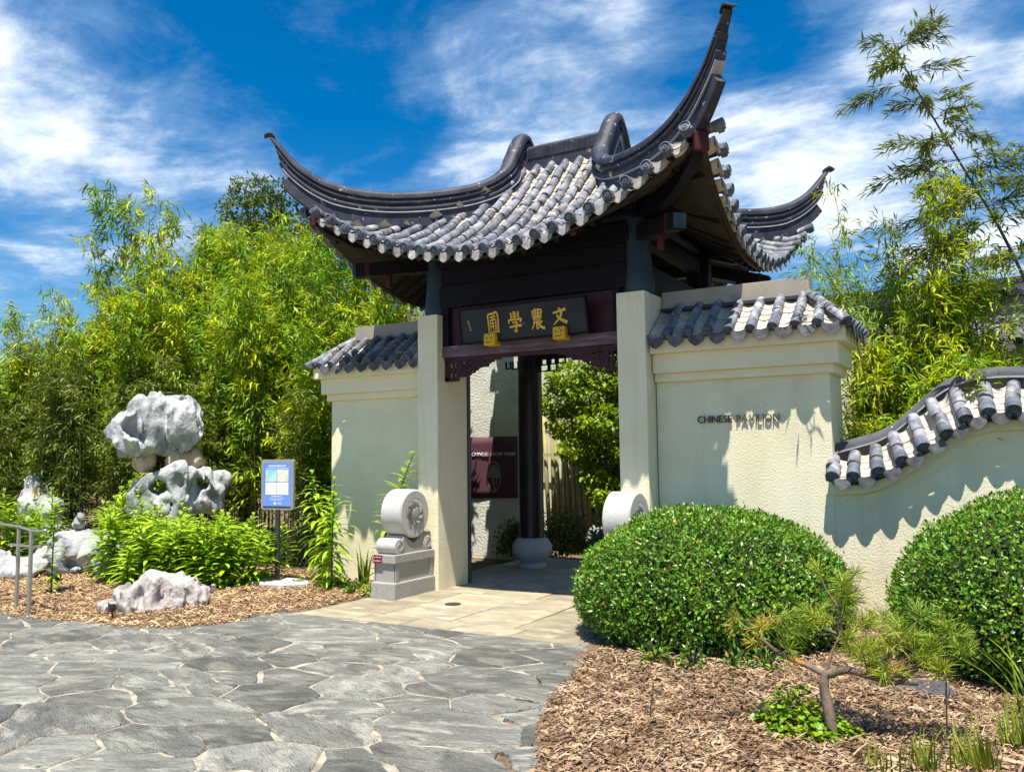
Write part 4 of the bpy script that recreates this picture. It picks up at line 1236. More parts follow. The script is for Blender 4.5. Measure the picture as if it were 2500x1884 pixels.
lettering('CHINESE PAVILION', 0.845, 0.078, lt, LETTER, -0.020)
for k in range(6):   # stand-off pins tie the letters to the wall
    mb = MB(); x = (.03, .19, .33, .47, .62, .79)[k]; mb.lathe([(.003, -0.014), (.003, 0.012)], 6, (x, 0, .035), 'y'); mb.build('pin', LETTER, lt)

# ---------------------------------------------------------------- curving wall on the right
ww = thing('curving_wall', 'cream garden wall with an S curved dark grey tile coping', 'wall', (-1.43, 8.92, 0))
RX = np.array([-1.46, -1.2, -1.01, -.82, -.63, -.45, -.28, -.11, .22, .55, .85, 1.15, 1.5, 2.0, 2.6, 3.4])
RZ = np.array([1.685, 1.755, 1.815, 1.935, 2.11, 2.255, 2.33, 2.365, 2.36, 2.30, 2.18, 2.02, 1.90, 1.82, 1.80, 1.80])
RS = catmull([(a, 0, b) for a, b in zip(RX, RZ)], 6)
def rz_at(x): return float(np.interp(x, RS[:, 0], RS[:, 2]))
DX = np.array([-1.46, -1.23, -1.02, -.83, -.64, -.46, -.29, -.09, .11, .4, .7, 1.0, 1.4, 2.0, 2.6, 3.4])
DZ = np.array([1.375, 1.375, 1.42, 1.52, 1.64, 1.76, 1.885, 1.94, 1.955, 1.93, 1.84, 1.70, 1.55, 1.46, 1.44, 1.44])
DS = catmull([(a, 0, b) for a, b in zip(DX, DZ)], 6)
def dz_at(x): return float(np.interp(x, DS[:, 0], DS[:, 2]))
xs = np.linspace(-1.43, 3.2, 80); ox, oy = -1.43, 8.92
def strip(name, y0, y1, lo, hi, mat, sm=False):
    V, F = [], []
    for x in xs:
        V += [(x - ox, y0 - oy, lo(x)), (x - ox, y1 - oy, lo(x)), (x - ox, y1 - oy, hi(x)), (x - ox, y0 - oy, hi(x))]
    n = len(xs)
    for i in range(n - 1):
        for j in range(4): F.append((i * 4 + j, i * 4 + (j + 1) % 4, i * 4 + 4 + (j + 1) % 4, i * 4 + 4 + j))
    F += [(3, 2, 1, 0), tuple(4 * (n - 1) + j for j in range(4))]
    mb = MB(); mb.add(V, F); return mb.build(name, mat, ww, auto=.6 if sm else None)
strip('wall_body', 8.695, 9.145, lambda x: -.08, lambda x: dz_at(x) - .17, STUCCO)
strip('cornice_line', 8.687, 9.153, lambda x: dz_at(x) - .297, lambda x: dz_at(x) - .288, STUCCO_TRIM)
strip('cornice', 8.640, 9.200, lambda x: dz_at(x) - .172, lambda x: dz_at(x) - .045, STUCCO_TRIM)
bedo = None
V, F = [], []
for x in xs:
    V += [(x - ox, 8.60 - oy, dz_at(x) - .085), (x - ox, 9.24 - oy, dz_at(x) - .085), (x - ox, 8.98 - oy, rz_at(x) - .19), (x - ox, 8.86 - oy, rz_at(x) - .19)]
n = len(xs)
for i in range(n - 1):
    for j in range(4): F.append((i * 4 + j, i * 4 + (j + 1) % 4, i * 4 + 4 + (j + 1) % 4, i * 4 + 4 + j))
F += [(3, 2, 1, 0), tuple(4 * (n - 1) + j for j in range(4))]
mb = MB(); mb.add(V, F); bedo = mb.build('tile_bed', COPEBAND, ww)
strip('ridge_band', 8.848, 8.992, lambda x: rz_at(x) - .27, lambda x: rz_at(x) - .10, COPEBAND)
strip('ridge_fillet', 8.815, 9.025, lambda x: rz_at(x) - .105, lambda x: rz_at(x) - .088, FILLET)
# rounded cap
V, F = [], []; m = 11
for x in xs:
    for k in range(m):
        a = math.pi * k / (m - 1); V.append((x - ox, 8.92 - oy - .095 * math.cos(a), rz_at(x) - .088 + .09 * math.sin(a)))
for i in range(n - 1):
    for j in range(m): F.append((i * m + j, i * m + (j + 1) % m, (i + 1) * m + (j + 1) % m, (i + 1) * m + j))
F += [tuple(range(m))[::-1], tuple((n - 1) * m + j for j in range(m))]
mb = MB(); mb.add(V, F); mb.build('ridge_cap', COPE, ww, auto=.7)
TW = TileSet(); KV = tile_meshes(0.062, 0.215, 0.09, 'curve', True)
x = -1.43; k = 0
bpy.context.view_layer.update()
XC = [-1.425, -1.23, -1.02, -.83, -.64, -.46, -.29, -.09, .11]
while XC[-1] < 3.0: XC.append(XC[-1] + .205)
def slope_dir(x, y_e, y_t, s):
    return None
for k, x in enumerate(XC):
    for half in (0, 1):
        xx = x if half == 0 else (x + XC[k + 1]) / 2 if k + 1 < len(XC) else None
        if xx is None: continue
        sl = (dz_at(xx + .06) - dz_at(xx - .06)) / .12
        for s in (-1, 1):
            ye, yt = 8.92 + s * .385, 8.92 + s * .06
            lean = -sl * .20       # tiles on the rising part lean with the coping
            P = [(xx - lean * .25 + lean * q, ye + (yt - ye) * q, dz_at(xx) + (rz_at(xx) - .13 - dz_at(xx)) * q + (0.0 if half == 0 else -.022)) for q in (0, .42, .84)]
            nn = Vector((-sl * .8, s * .75, 1)).normalized()
            if half == 0: row_of_tiles(TW, KV, P, lambda p, nn=nn: nn)
            else:
                channel_of_tiles(TW, KV, P, lambda p, nn=nn: nn, drip=False)
                al = Vector((0, -s, 0)); roll = math.atan(sl)
                TW.add('drip_tile', KV['drip'], frame(Vector(P[0]), al, Vector((-sl * .7, 0, 1))) @ Matrix.Rotation(.10, 4, 'X'))
TW.build(bedo, 300)

# ---------------------------------------------------------------- drum stones
def drum_stone(name_label, xc):
    t = thing('drum_stone', name_label, 'stone drum', (xc, 8.045, 0))
    mb = MB(); mb.box(-.175, .175, -.40, .392, -.012, .185); mb.build('plinth', GRANITE, t, bevel=.016)
    mb = MB(); mb.box(-.145, .145, -.355, .365, .183, .40); dd = mb.build('dado', GRANITE, t, bevel=.004)
    for sx in (-1, 1):
        for a in ((-.355, -.300, .19, .395), (.310, .362, .19, .395)):
            mb = MB(); mb.box(sx * .145 - .012, sx * .145 + .012, a[0], a[1], a[2], a[3]); mb.build('dado_frame', GRANITE, dd)
    mb = MB(); mb.box(-.168, .168, -.385, .388, .398, .498); mb.build('cap', GRANITE, t, bevel=.010)
    mb = MB(); mb.lathe([(.265, -.15), (.285, -.135), (.285, .135), (.265, .15)], 48, (0, 0.02, .945), 'x')
    dr = mb.build('drum', GRANITE_PALE, t, auto=.5)
    for sx in (-1, 1):
        mb = MB(); R0 = .185
        rings = [(.285 - .02, .150), (R0, .1512), (R0 - .006, .138), (R0 - .012, .142)]
        V, F = [], []
        n_ = 40
        for rr, xx in rings[1:]:
            for i in range(n_):
                a = 2 * math.pi * i / n_; V.append((sx * xx, .02 + rr * math.cos(a), .945 + rr * math.sin(a)))
        for k in range(2):
            for i in range(n_): F.append((k * n_ + i, k * n_ + (i + 1) % n_, (k + 1) * n_ + (i + 1) % n_, (k + 1) * n_ + i))
        mb.add(V, F)
        # eight swirling petals, each higher on one side, round a smooth boss
        for q in range(8):
            a0 = q * math.pi / 4
            V, F = [], []
            for i in range(6):
                f = i / 5; rr = .07 + (R0 - .085) * f
                for j in range(5):
                    g_ = j / 4; aa = a0 + (g_ - .1) * 1.05 * (1 - .35 * f) + .75 * f
                    wv = math.sin(math.pi * min(1, g_ * 1.02)) * (1 - .9 * max(0, f - .55) / .45)
                    V.append((sx * (.143 + .026 * (1 - g_) * (0.4 + .6 * math.sin(math.pi * f * .9 + .2)) + .004 * wv), .02 + rr * math.cos(aa), .945 + rr * math.sin(aa)))
            for i in range(5):
                for j in range(4): F.append((i * 5 + j, i * 5 + j + 1, (i + 1) * 5 + j + 1, (i + 1) * 5 + j))
            mb.add(V, F)
        mb.lathe([(.085, .140), (.080, .158), (.05, .166), (.01, .168)] if sx > 0 else [(.085, -.140), (.080, -.158), (.05, -.166), (.01, -.168)], 24, (0, .02, .945), 'x')
        mb.build('rosette', GRANITE, dr, smooth=False)
    for sy, rr, yy in ((-1, .092, -.265), (1, .085, .285)):
        mb = MB(); mb.lathe([(rr - .01, -.14), (rr, -.13), (rr, .13), (rr - .01, .14)], 28, (0, yy, .585), 'x'); sc = mb.build('scroll', GRANITE_PALE, t, auto=.5)
        for sx in (-1, 1):
            pts = [(sx * .141, yy + (.02 + .045 * k / 14) * math.cos(k * .55) * 1.0, .585 + (.02 + .045 * k / 14) * math.sin(k * .55)) for k in range(15)]
            mb = MB(); mb.tube(pts, .006, 5); mb.build('scroll_line', GRANITE, sc)
    poly = [(-.31, .496), (-.23, .57), (-.17, .70), (.02, .60), (.20, .70), (.25, .57), (.33, .496)]
    mb = MB(); mb.prism(poly, -.132, .132, 'x'); mb.build('cradle', GRANITE, t)
    return t
dL = drum_stone('carved grey stone drum on a plinth with a crimson label', -6.185)
dR = drum_stone('carved stone drum half hidden by the round clipped bush', -3.355)
pt = thing('crimson_label', 'small crimson label with pale lettering on the stone plinth cap', 'label', (-6.265, 7.655, .449))
mb = MB(); mb.box(-.058, .062, -.006, .006, -.045, .045); mb.build('plate', CRIMSON, pt, bevel=.003)
random.seed(4)
mb = MB()
for z, segs in ((.021, ((-.048, -.030), (-.022, -.008), (-.004, .010), (.014, .022), (.028, .052))), (-.020, ((-.048, -.034), (-.026, -.012), (-.006, .012), (.018, .032), (.036, .050)))):
    for a, b in segs:
        q = a
        while q < b:
            mb.box(q, min(b, q + .0035), -.0074, -.0064, z - .007, z + random.uniform(.002, .009)); q += .0048
mb.build('print', PINKINK, pt, kind='stuff')

# ---------------------------------------------------------------- sign stand
sg = thing('sign_stand', 'grey framed blue poster sign on a post with a pale oval base', 'sign', (-7.80, 7.60, 0.065), R(6))
mb = MB()
n_ = 36
V = [(.46 * math.cos(2 * math.pi * i / n_) * k, .24 * math.sin(2 * math.pi * i / n_) * k, z) for k, z in ((1, 0.0), (1.0, .035), (.94, .055)) for i in range(n_)]
F = [(k * n_ + i, k * n_ + (i + 1) % n_, (k + 1) * n_ + (i + 1) % n_, (k + 1) * n_ + i) for k in (0, 1) for i in range(n_)] + [tuple(range(n_))[::-1], tuple(2 * n_ + i for i in range(n_))]
mb.add(V, F); mb.build('base', PAINTBASE, sg, auto=.5)
mb = MB(); mb.box(-.030, .030, -.016, .016, .05, 1.03); mb.build('post', DARKMETAL, sg, bevel=.004)
PWd, PHt, zc = .50, .62, 1.225
mb = MB(); rc = .03
pts = []
for cx_, cz_, a0 in ((PWd / 2 - rc, PHt / 2 - rc, 0), (-PWd / 2 + rc, PHt / 2 - rc, 90), (-PWd / 2 + rc, -PHt / 2 + rc, 180), (PWd / 2 - rc, -PHt / 2 + rc, 270)):
    for k in range(5): a = R(a0 + k * 22.5); pts.append((cx_ + rc * math.cos(a), zc + cz_ + rc * math.sin(a)))
mb.prism(pts, -.022, .014); frm = mb.build('frame', GREYPLASTIC, sg, bevel=.003)
mb = MB(); mb.box(-.215, .215, -.0245, -.0225, zc - .265, zc + .268); ps = mb.build('poster', POSTER, sg)
mb = MB(); mb.box(-.215, .215, -.0255, -.0226, zc - .282, zc - .266); mb.build('poster_slot', DARKMETAL, frm)
for k, (a, b, c_, d) in enumerate(((-.178, -.006, .035, .185), (.002, .178, .035, .185), (-.178, -.006, -.125, .027), (.002, .178, -.125, .027))):
    mb = MB(); mb.box(a, b, -.0262, -.0250, zc + c_, zc + d); mb.build('picture', PRINTS[k], ps)
random.seed(8)
mb = MB()
def scribble(x0, x1, z, h):
    q = x0
    while q < x1:
        w = random.uniform(.25, .6) * h; mb.box(q, min(x1, q + w), -.0258, -.0250, z - h * random.uniform(.42, .5), z + h * random.uniform(.3, .5)); q += w + (h * .22 if random.random() > .2 else h * .5)
scribble(-.135, .140, zc + .232, .024); scribble(-.170, .178, zc + .202, .014); scribble(-.08, .08, zc - .142, .012)
for k in range(3): scribble(-.115 + .006 * k, .115 - .02 * k, zc - .160 - .016 * k, .007)
scribble(.0, .07, zc - .226, .012); scribble(.0, .085, zc - .242, .006)
mb.lathe([(.017, -.0258), (.017, -.0250)], 16, (-.03, 0, zc - .230), 'y')
mb.build('print', WHITEPRINT, ps, kind='stuff')

# ---------------------------------------------------------------- handrail
hr = thing('handrail', 'pale metal handrail with two slender posts beside the path', 'handrail', (-9.1, 5.2, 0))
for x, y in ((-9.34, 5.29), (-8.86, 5.15)):
    mb = MB(); mb.box(x + 9.1 - .019, x + 9.1 + .019, y - 5.2 - .014, y - 5.2 + .014, 0.0, .875); mb.build('post', STEEL, hr, bevel=.003)
    mb = MB(); mb.box(x + 9.1 - .05, x + 9.1 + .05, y - 5.2 - .045, y - 5.2 + .045, 0.0, .012); mb.build('foot_plate', STEEL, hr)
mb = MB(); mb.tube([(-1.8, .22, .93), (-.9, .14, .925), (-.26, .09, .905), (.24, -.05, .885), (.50, -.10, .895), (.62, -.12, .905)], .014, 10); mb.build('rail', STEEL, hr, smooth=True)
mb = MB(); mb.box(-.30, .30, .015, .035, .70, .725); mb.build('brace', STEEL, hr)

# ---------------------------------------------------------------- small garden lamps and box
def spot(label, loc, tilt, az, r=.045, l=.13):
    t = thing('garden_spotlight', label, 'spotlight', loc)
    mb = MB(); mb.lathe([(r * .8, 0), (r, .015), (r, l), (r * .85, l), (r * .8, l - .02), (.01, l - .02)], 18); h = mb.build('lamp_head', DARKMETAL, t, auto=.5)
    h.location = (0, 0, .06); h.rotation_euler = (tilt, 0, az)
    mb = MB(); mb.lathe([(.010, -.06), (.010, .08)], 8); mb.build('stake', DARKMETAL, t)
spot('dark cylindrical spotlight lying on the mulch near the handrail', (-10.66, 6.58, .05), R(62), R(-60), .055, .18)
spot('small black upright spotlight in front of the low pinkish rock', (-7.86, 5.42, .03), R(6), 0, .035, .07)
t = thing('light_tube', 'short shiny metal stub standing in the mulch by the pinkish rock', 'stub light', (-8.0, 6.80, .03))
mb = MB(); mb.lathe([(.028, -.03), (.028, .13), (.022, .14)], 14); mb.build('tube', STEEL, t, auto=.5)
mb = MB(); mb.lathe([(.033, .118), (.033, .128)], 14); mb.build('collar', STEEL, t, auto=.5)
t = thing('valve_box', 'flat dark utility box lid lying in the mulch behind the small pine', 'box lid', (-0.62, 6.30, .0), R(12))
mb = MB(); mb.box(-.26, .26, -.17, .17, -.05, .05); lid = mb.build('lid', material('dark_plastic', (.06, .062, .065), (.09, .09, .095), 8, rough=.6), t, bevel=.01)
mb = MB(); mb.box(-.06, .06, -.02, .02, .052, .062); mb.build('handle', DARKMETAL, lid)

# ---------------------------------------------------------------- garden behind the gate
gw = thing('garden_wall', 'tall whitewashed garden wall carrying the maroon banner behind the gate', 'wall', (-10, 12.6, 0))
mb = MB(); mb.box(-.6, 2.92, -.15, .15, -.15, 3.95); mb.build('wall_body', GARDENWALL, gw)
mb = MB(); mb.box(-.6, 2.99, -.22, .22, 3.94, 4.02); mb.build('coping', RIDGE, gw)
mb = MB(); mb.box(-.6, 2.95, -.12, .12, 4.022, 4.30); mb.build('ridge_box', BOXCAP, gw)
gw2 = thing('garden_wall', 'cream garden wall behind the leafy tree inside the gate', 'wall', (-4, 14.6, 0))
mb = MB(); mb.box(-4.2, 6, -.15, .15, -.15, 4.1); mb.build('wall_body', material('rear_wall_plaster', (.70, .68, .54), (.60, .58, .44), 3, rough=.95, bump=.5, bscale=30, bdist=.01), gw2)
mb = MB(); mb.box(-4.2, 6, -.2, .2, 4.095, 4.18); mb.build('coping', RIDGE, gw2)
gw3 = thing('garden_wall', 'grey rendered wall with dark tile coping rising behind the right hand bamboo', 'wall', (3, 12.6, 0))
mb = MB(); mb.box(-4.6, 9, -.15, .15, -.15, 3.16); mb.build('wall_body', GARDENWALL, gw3)
mb = MB(); mb.box(-4.55, 9, -.12, .12, 3.30, 3.58); mb.build('ridge_box', BOXCAP, gw3)
mb = MB(); mb.box(-4.6, 9, -.20, .20, 3.582, 3.66); mb.build('ridge_lip', RIDGE, gw3)
mb = MB(); mb.prism([(-.42, 2.98), (.42, 2.98), (.14, 3.302), (-.14, 3.302)], -4.6, 9, 'x'); bd = mb.build('tile_bed', COPEBAND, gw3)
TB = TileSet(); bpy.context.view_layer.update()
KB = tile_meshes(.055, .30, .11, 'rear', True)
x = -1.5
while x < 3.4:
    nn = Vector((0, -.55, .8)).normalized()
    row_of_tiles(TB, KB, [(x, 12.14, 2.97), (x, 12.3, 3.15), (x, 12.45, 3.30)], lambda p: nn)
    channel_of_tiles(TB, KB, [(x + .11, 12.14, 2.95), (x + .11, 12.3, 3.13), (x + .11, 12.45, 3.28)], lambda p: nn)
    x += .22
TB.build(bd, 300)
bn = thing('banner', 'maroon banner lettered CHINESE GARDEN PAVILION with an oval emblem', 'banner', (-7.63, 12.435, 1.42))
V, F = [], []
for j in range(9):
    for i in range(13): V.append((-.49 + .98 * i / 12, -.006 * math.sin(i * .9) - .004 * math.sin(j), -.53 + 1.06 * j / 8 + .02 * (i / 12 - .5) * (1 if j == 0 else 0)))
F = [(j * 13 + i, j * 13 + i + 1, j * 13 + i + 14, j * 13 + i + 13) for j in range(8) for i in range(12)]
sheet = obj('cloth', mesh('cloth', V, F, MAROON, True), bn)
m_ = sheet.modifiers.new('thick', 'SOLIDIFY'); m_.thickness = .004; m_.offset = 1
lettering('CHINESE', .34, .062, bn, BANNERINK, -.020, .20, -.42); lettering('GARDEN', .25, .062, bn, BANNERINK, -.020, .20, -.04); lettering('PAVILION', .20, .062, bn, BANNERINK, -.020, .20, .25)
mb = MB(); n_ = 40
V = [(.14 * k * math.cos(2 * math.pi * i / n_) + .03, -.018 - .004 * (k < 1), .27 * k * math.sin(2 * math.pi * i / n_) - .16) for k in (1.0, .90) for i in range(n_)]
mb.add(V, [(i, (i + 1) % n_, n_ + (i + 1) % n_, n_ + i) for i in range(n_)])
V = [(.118 * math.cos(math.pi * i / 20) + .03, -.019, .23 * math.sin(math.pi * i / 20) - .18) for i in range(21)]
mb.add(V, [tuple(range(21))])
mb.prism([(-.02, -.19), (.03, -.19), (.06, -.39), (.03, -.40)], -.019, -.017)
mb.prism([(.07, -.19), (.10, -.19), (.085, -.33)], -.019, -.017)
mb.build('emblem', OVALINK, bn)
# pale bamboo pole fence leaning on the rear wall
pf = thing('pole_fence', 'row of pale split bamboo poles against the rear garden wall', 'fence', (-6.2, 14.3, 0))
random.seed(5)
for k in range(26):
    x = -1.5 + .115 * k + random.gauss(0, .015); h = random.uniform(2.1, 2.5)
    mb = MB(); mb.tube([(x + random.gauss(.05, .03), 0, -.03), (x, .04, h * .5), (x + random.gauss(-.06, .05), .06, h)], [.045, .04, .034], 7); mb.build('pole', POLE, pf, smooth=True)
mb = MB(); mb.box(-1.6, 1.5, -.055, -.03, 1.6, 1.66); mb.build('rail', POLE, pf)
# ---------------------------------------------------------------- rocks
def blob_field(shape_pts, holes, X, Y, Z, k=0.12):
    """smooth union of ellipsoids (cx,cy,cz,rx,ry,rz) minus ellipsoid holes; rough signed distance"""
    f = None
    for (cx, cy, cz, rx, ry, rz) in shape_pts:
        d = (np.sqrt(((X - cx) / rx) ** 2 + ((Y - cy) / ry) ** 2 + ((Z - cz) / rz) ** 2) - 1) * min(rx, ry, rz)
        if f is None: f = d
        else:
            h = np.clip(.5 + .5 * (f - d) / k, 0, 1); f = f * (1 - h) + d * h - k * h * (1 - h)
    for (cx, cy, cz, rx, ry, rz) in holes:
        d = (np.sqrt(((X - cx) / rx) ** 2 + ((Y - cy) / ry) ** 2 + ((Z - cz) / rz) ** 2) - 1) * min(rx, ry, rz)
        kk = k * .45
        h = np.clip(.5 - .5 * (f + d) / kk, 0, 1); f = f * (1 - h) - d * h + kk * h * (1 - h)
    return f
def rock_mesh(name, blobs, holes, h, mat, amp=.05, freq=3.0, seed=1, ridged=.04, k=.12, fine=.012, crack=.035, cuts=7):
    B = np.array(blobs); lo = (B[:, :3] - B[:, 3:]).min(0) - .16; hi = (B[:, :3] + B[:, 3:]).max(0) + .16
    g_ = [np.arange(lo[i], hi[i] + h, h) for i in range(3)]
    X, Y, Z = np.meshgrid(*g_, indexing='ij')
    P = np.stack([X, Y, Z], -1)
    f = blob_field(blobs, holes, X, Y, Z, k)
    w = fbm(P * freq, 3, seed) 
    f = f + amp * w + ridged * (np.abs(lattice_noise(P * np.array([1, 1, .55]) * freq * 1.7 + w[..., None] * .5, seed + 9)) - .35) * 2.4 + fine * lattice_noise(P * freq * 6, seed + 20) + fine * .8 * np.abs(lattice_noise(P * freq * 10 + 5, seed + 21))
    cr = lattice_noise(P * np.array([1.1, 1.1, .6]) * freq * 1.15 + 31, seed + 40); f = f + crack * np.exp(-(cr / .09) ** 2)
    rg = np.random.default_rng(seed + 50); ctr = (lo + hi) / 2; ext = (hi - lo) / 2 - .14
    for q in range(cuts):
        d = rg.normal(0, 1, 3); d /= np.linalg.norm(d); off = rg.uniform(.80, .96) * np.linalg.norm(d * ext) * .92
        f = np.maximum(f, (P - ctr) @ d - off + .02 * w)
    f[0] = f[-1] = 1; f[:, 0] = f[:, -1] = 1; f[:, :, 0] = f[:, :, -1] = 1
    V, Q = surface_net(f, lo, h)
    me = fastmesh(name, V, Q, mat, True)
    return me
rk = thing('scholar_rock', 'tall pale scholar rock with holes, a broad boulder balanced on a pierced stone', 'rock', (-10.35, 7.9, 0), R(50), None, (.67, .78, .97))
up_b = [(-.42, 0, 2.16, .46, .40, .34), (.30, .02, 2.16, .50, .42, .34), (-.10, 0, 2.30, .55, .36, .28), (-.88, 0, 2.14, .22, .24, .20), (.72, .02, 2.10, .20, .26, .30), (-.45, -.02, 1.92, .46, .34, .18), (.52, -.05, 1.92, .34, .30, .20), (.15, .0, 2.40, .40, .30, .18), (-.58, 0, 2.36, .22, .22, .22), (-.22, -.05, 2.46, .12, .16, .14), (.42, 0, 2.40, .20, .2, .16)]
up_h = [(.02, -.48, 2.10, .05, .28, .42), (-.25, -.42, 2.40, .09, .14, .22), (.40, -.45, 2.05, .10, .14, .10), (-.70, -.38, 2.28, .06, .16, .30), (.62, -.40, 2.30, .06, .14, .22), (.10, -.3, 1.80, .16, .30, .10)]
obj('upper_stone', rock_mesh('upper_stone', up_b, up_h, .026, ROCK, .06, 2.6, 3, .085, .05, .008), rk)
lo_b = [(-.45, 0, 1.28, .42, .30, .30), (.15, -.02, 1.42, .55, .28, .22), (.70, 0, 1.36, .50, .26, .20), (1.02, 0, 1.30, .28, .22, .20), (.40, -.05, 1.08, .62, .32, .24), (-.42, .0, 1.02, .36, .28, .28), (.95, -.02, 1.10, .30, .24, .20), (-.75, 0, 1.40, .22, .18, .16), (.30, 0, 1.48, .42, .2, .12), (.10, 0, .86, .50, .30, .24), (1.12, -.05, 1.22, .16, .16, .14)]
lo_h = [(-.16, -.14, 1.26, .21, .46, .105), (.36, -.16, 1.32, .15, .42, .070), (.76, -.16, 1.30, .14, .44, .085), (-.45, -.42, 1.16, .16, .20, .12), (.92, -.35, 1.14, .12, .20, .07), (.05, -.38, 1.02, .22, .16, .10), (.52, -.42, 1.20, .20, .18, .06), (-.30, -.33, .80, .18, .20, .12)]
obj('lower_stone', rock_mesh('lower_stone', lo_b, lo_h, .026, ROCK, .045, 2.8, 8, .050, .08, .007), rk)
obj('mortar_neck', rock_mesh('mortar_neck', [(-.40, .03, 1.66, .24, .2, .18), (.28, .05, 1.66, .28, .22, .20), (.60, .05, 1.66, .18, .18, .16)], [], .04, ROCKTAN, .03, 5, 4, .02, cuts=0), rk)
obj('foot_stone', rock_mesh('foot_stone', [(.25, .05, .40, .50, .36, .45), (-.25, .05, .35, .40, .36, .40)], [], .05, ROCKTAN, .05, 3, 6, .04, cuts=0), rk)
def rock(label, loc, blobs, holes, h, mat, seed, amp=.05, freq=3.2, ridged=.05, rz=0, k=.08, sc=(1, 1, 1)):
    o = obj('garden_rock', rock_mesh('garden_rock', blobs, holes, h, mat, amp, freq, seed, ridged, k), None)
    o.location = loc; o.rotation_euler = (0, 0, rz); o.scale = sc; return tag(o, label, 'rock')
rock('low pinkish white rock lying on the mulch beside the path', (-7.83, 5.88, .0),
     [(-.55, 0, .04, .24, .14, .12), (-.28, 0, .10, .26, .20, .18), (0, 0, .17, .26, .22, .22), (.02, .02, .30, .14, .12, .12), (.30, 0, .16, .26, .22, .22), (.27, .05, .28, .12, .12, .14), (.52, 0, .08, .22, .2, .15), (.12, -.12, .06, .34, .16, .14)],
     [(.13, -.25, .26, .035, .16, .22), (-.16, -.22, .10, .03, .12, .16), (.42, -.2, .2, .03, .12, .16)], .020, ROCKPINK, 12, .035, 5.0, .045, R(48), .03, (.80, .9, 1.05))
rock('broad shaded white rock with a dark hollow behind the lone lily', (-11.35, 7.25, .0),
     [(-.5, 0, .12, .45, .35, .22), (0, 0, .30, .45, .35, .28), (.45, 0, .36, .40, .34, .26), (.15, 0, .46, .5, .3, .18), (-.75, -.05, .05, .4, .3, .16), (.85, 0, .18, .30, .3, .2)], [(.32, -.32, .20, .22, .30, .10), (.62, -.3, .10, .14, .2, .06)], .035, ROCK, 21)
rock('leaning white rock half hidden by foliage at the hedge foot', (-13.7, 8.1, .0), [(0, 0, .45, .40, .32, .50), (-.12, 0, .90, .26, .24, .38), (-.22, 0, 1.25, .14, .14, .24), (.45, 0, .30, .40, .3, .35), (.25, 0, .70, .30, .26, .32)], [(.15, -.3, .75, .1, .2, .16)], .045, ROCK, 31)
rock('small upright grey stone wedged on top of the white rock', (-11.25, 7.2, .66), [(0, 0, .07, .10, .08, .12), (.04, 0, .16, .05, .05, .08)], [], .025, ROCK, 41, .02, 6, .02)
rock('pale boulder lying flat behind the handrail', (-12.1, 6.7, .0), [(0, 0, .10, .6, .35, .18), (.5, .05, .08, .4, .3, .14), (-.6, 0, .18, .5, .35, .25)], [], .045, ROCK, 51)
rock('flat shaded stone at the foot of the tree inside the gate', (-5.9, 13.3, .0), [(0, 0, .2, .45, .3, .22), (.4, 0, .15, .3, .3, .2)], [], .05, ROCK, 61)

# ---------------------------------------------------------------- leaves
def leaves_mesh(name, C, D, Nn, L, Wd, mat, fold=.25, droop=.15):
    """many folded leaves: C base (n,3), D direction, Nn rough normal, lengths, widths"""
    C, D, Nn = map(lambda a: np.asarray(a, float), (C, D, Nn)); n = len(C)
    L = np.broadcast_to(np.asarray(L, float), (n,))[:, None]; Wd = np.broadcast_to(np.asarray(Wd, float), (n,))[:, None]
    D = D / (np.linalg.norm(D, axis=1, keepdims=True) + 1e-9)
    S_ = np.cross(D, Nn); S_ /= (np.linalg.norm(S_, axis=1, keepdims=True) + 1e-9); Nn = np.cross(S_, D)
    mid = C + D * L * .42 - Nn * 0
    tip = C + D * L - Nn * L * droop
    V = np.stack([C, mid + S_ * Wd * .5 + Nn * Wd * fold, mid - S_ * Wd * .5 + Nn * Wd * fold, tip, mid - Nn * L * droop * .12], 1).reshape(-1, 3)
    b = np.arange(n)[:, None] * 5
    F = np.concatenate([b + np.array([[0, 4, 1]]), b + np.array([[1, 4, 3]]), b + np.array([[0, 2, 4]]), b + np.array([[4, 2, 3]])], 1).reshape(-1, 3)
    return fastmesh(name, V, F, mat, False)
def rand_unit(n, rng):
    v = rng.normal(size=(n, 3)); return v / np.linalg.norm(v, axis=1, keepdims=True)

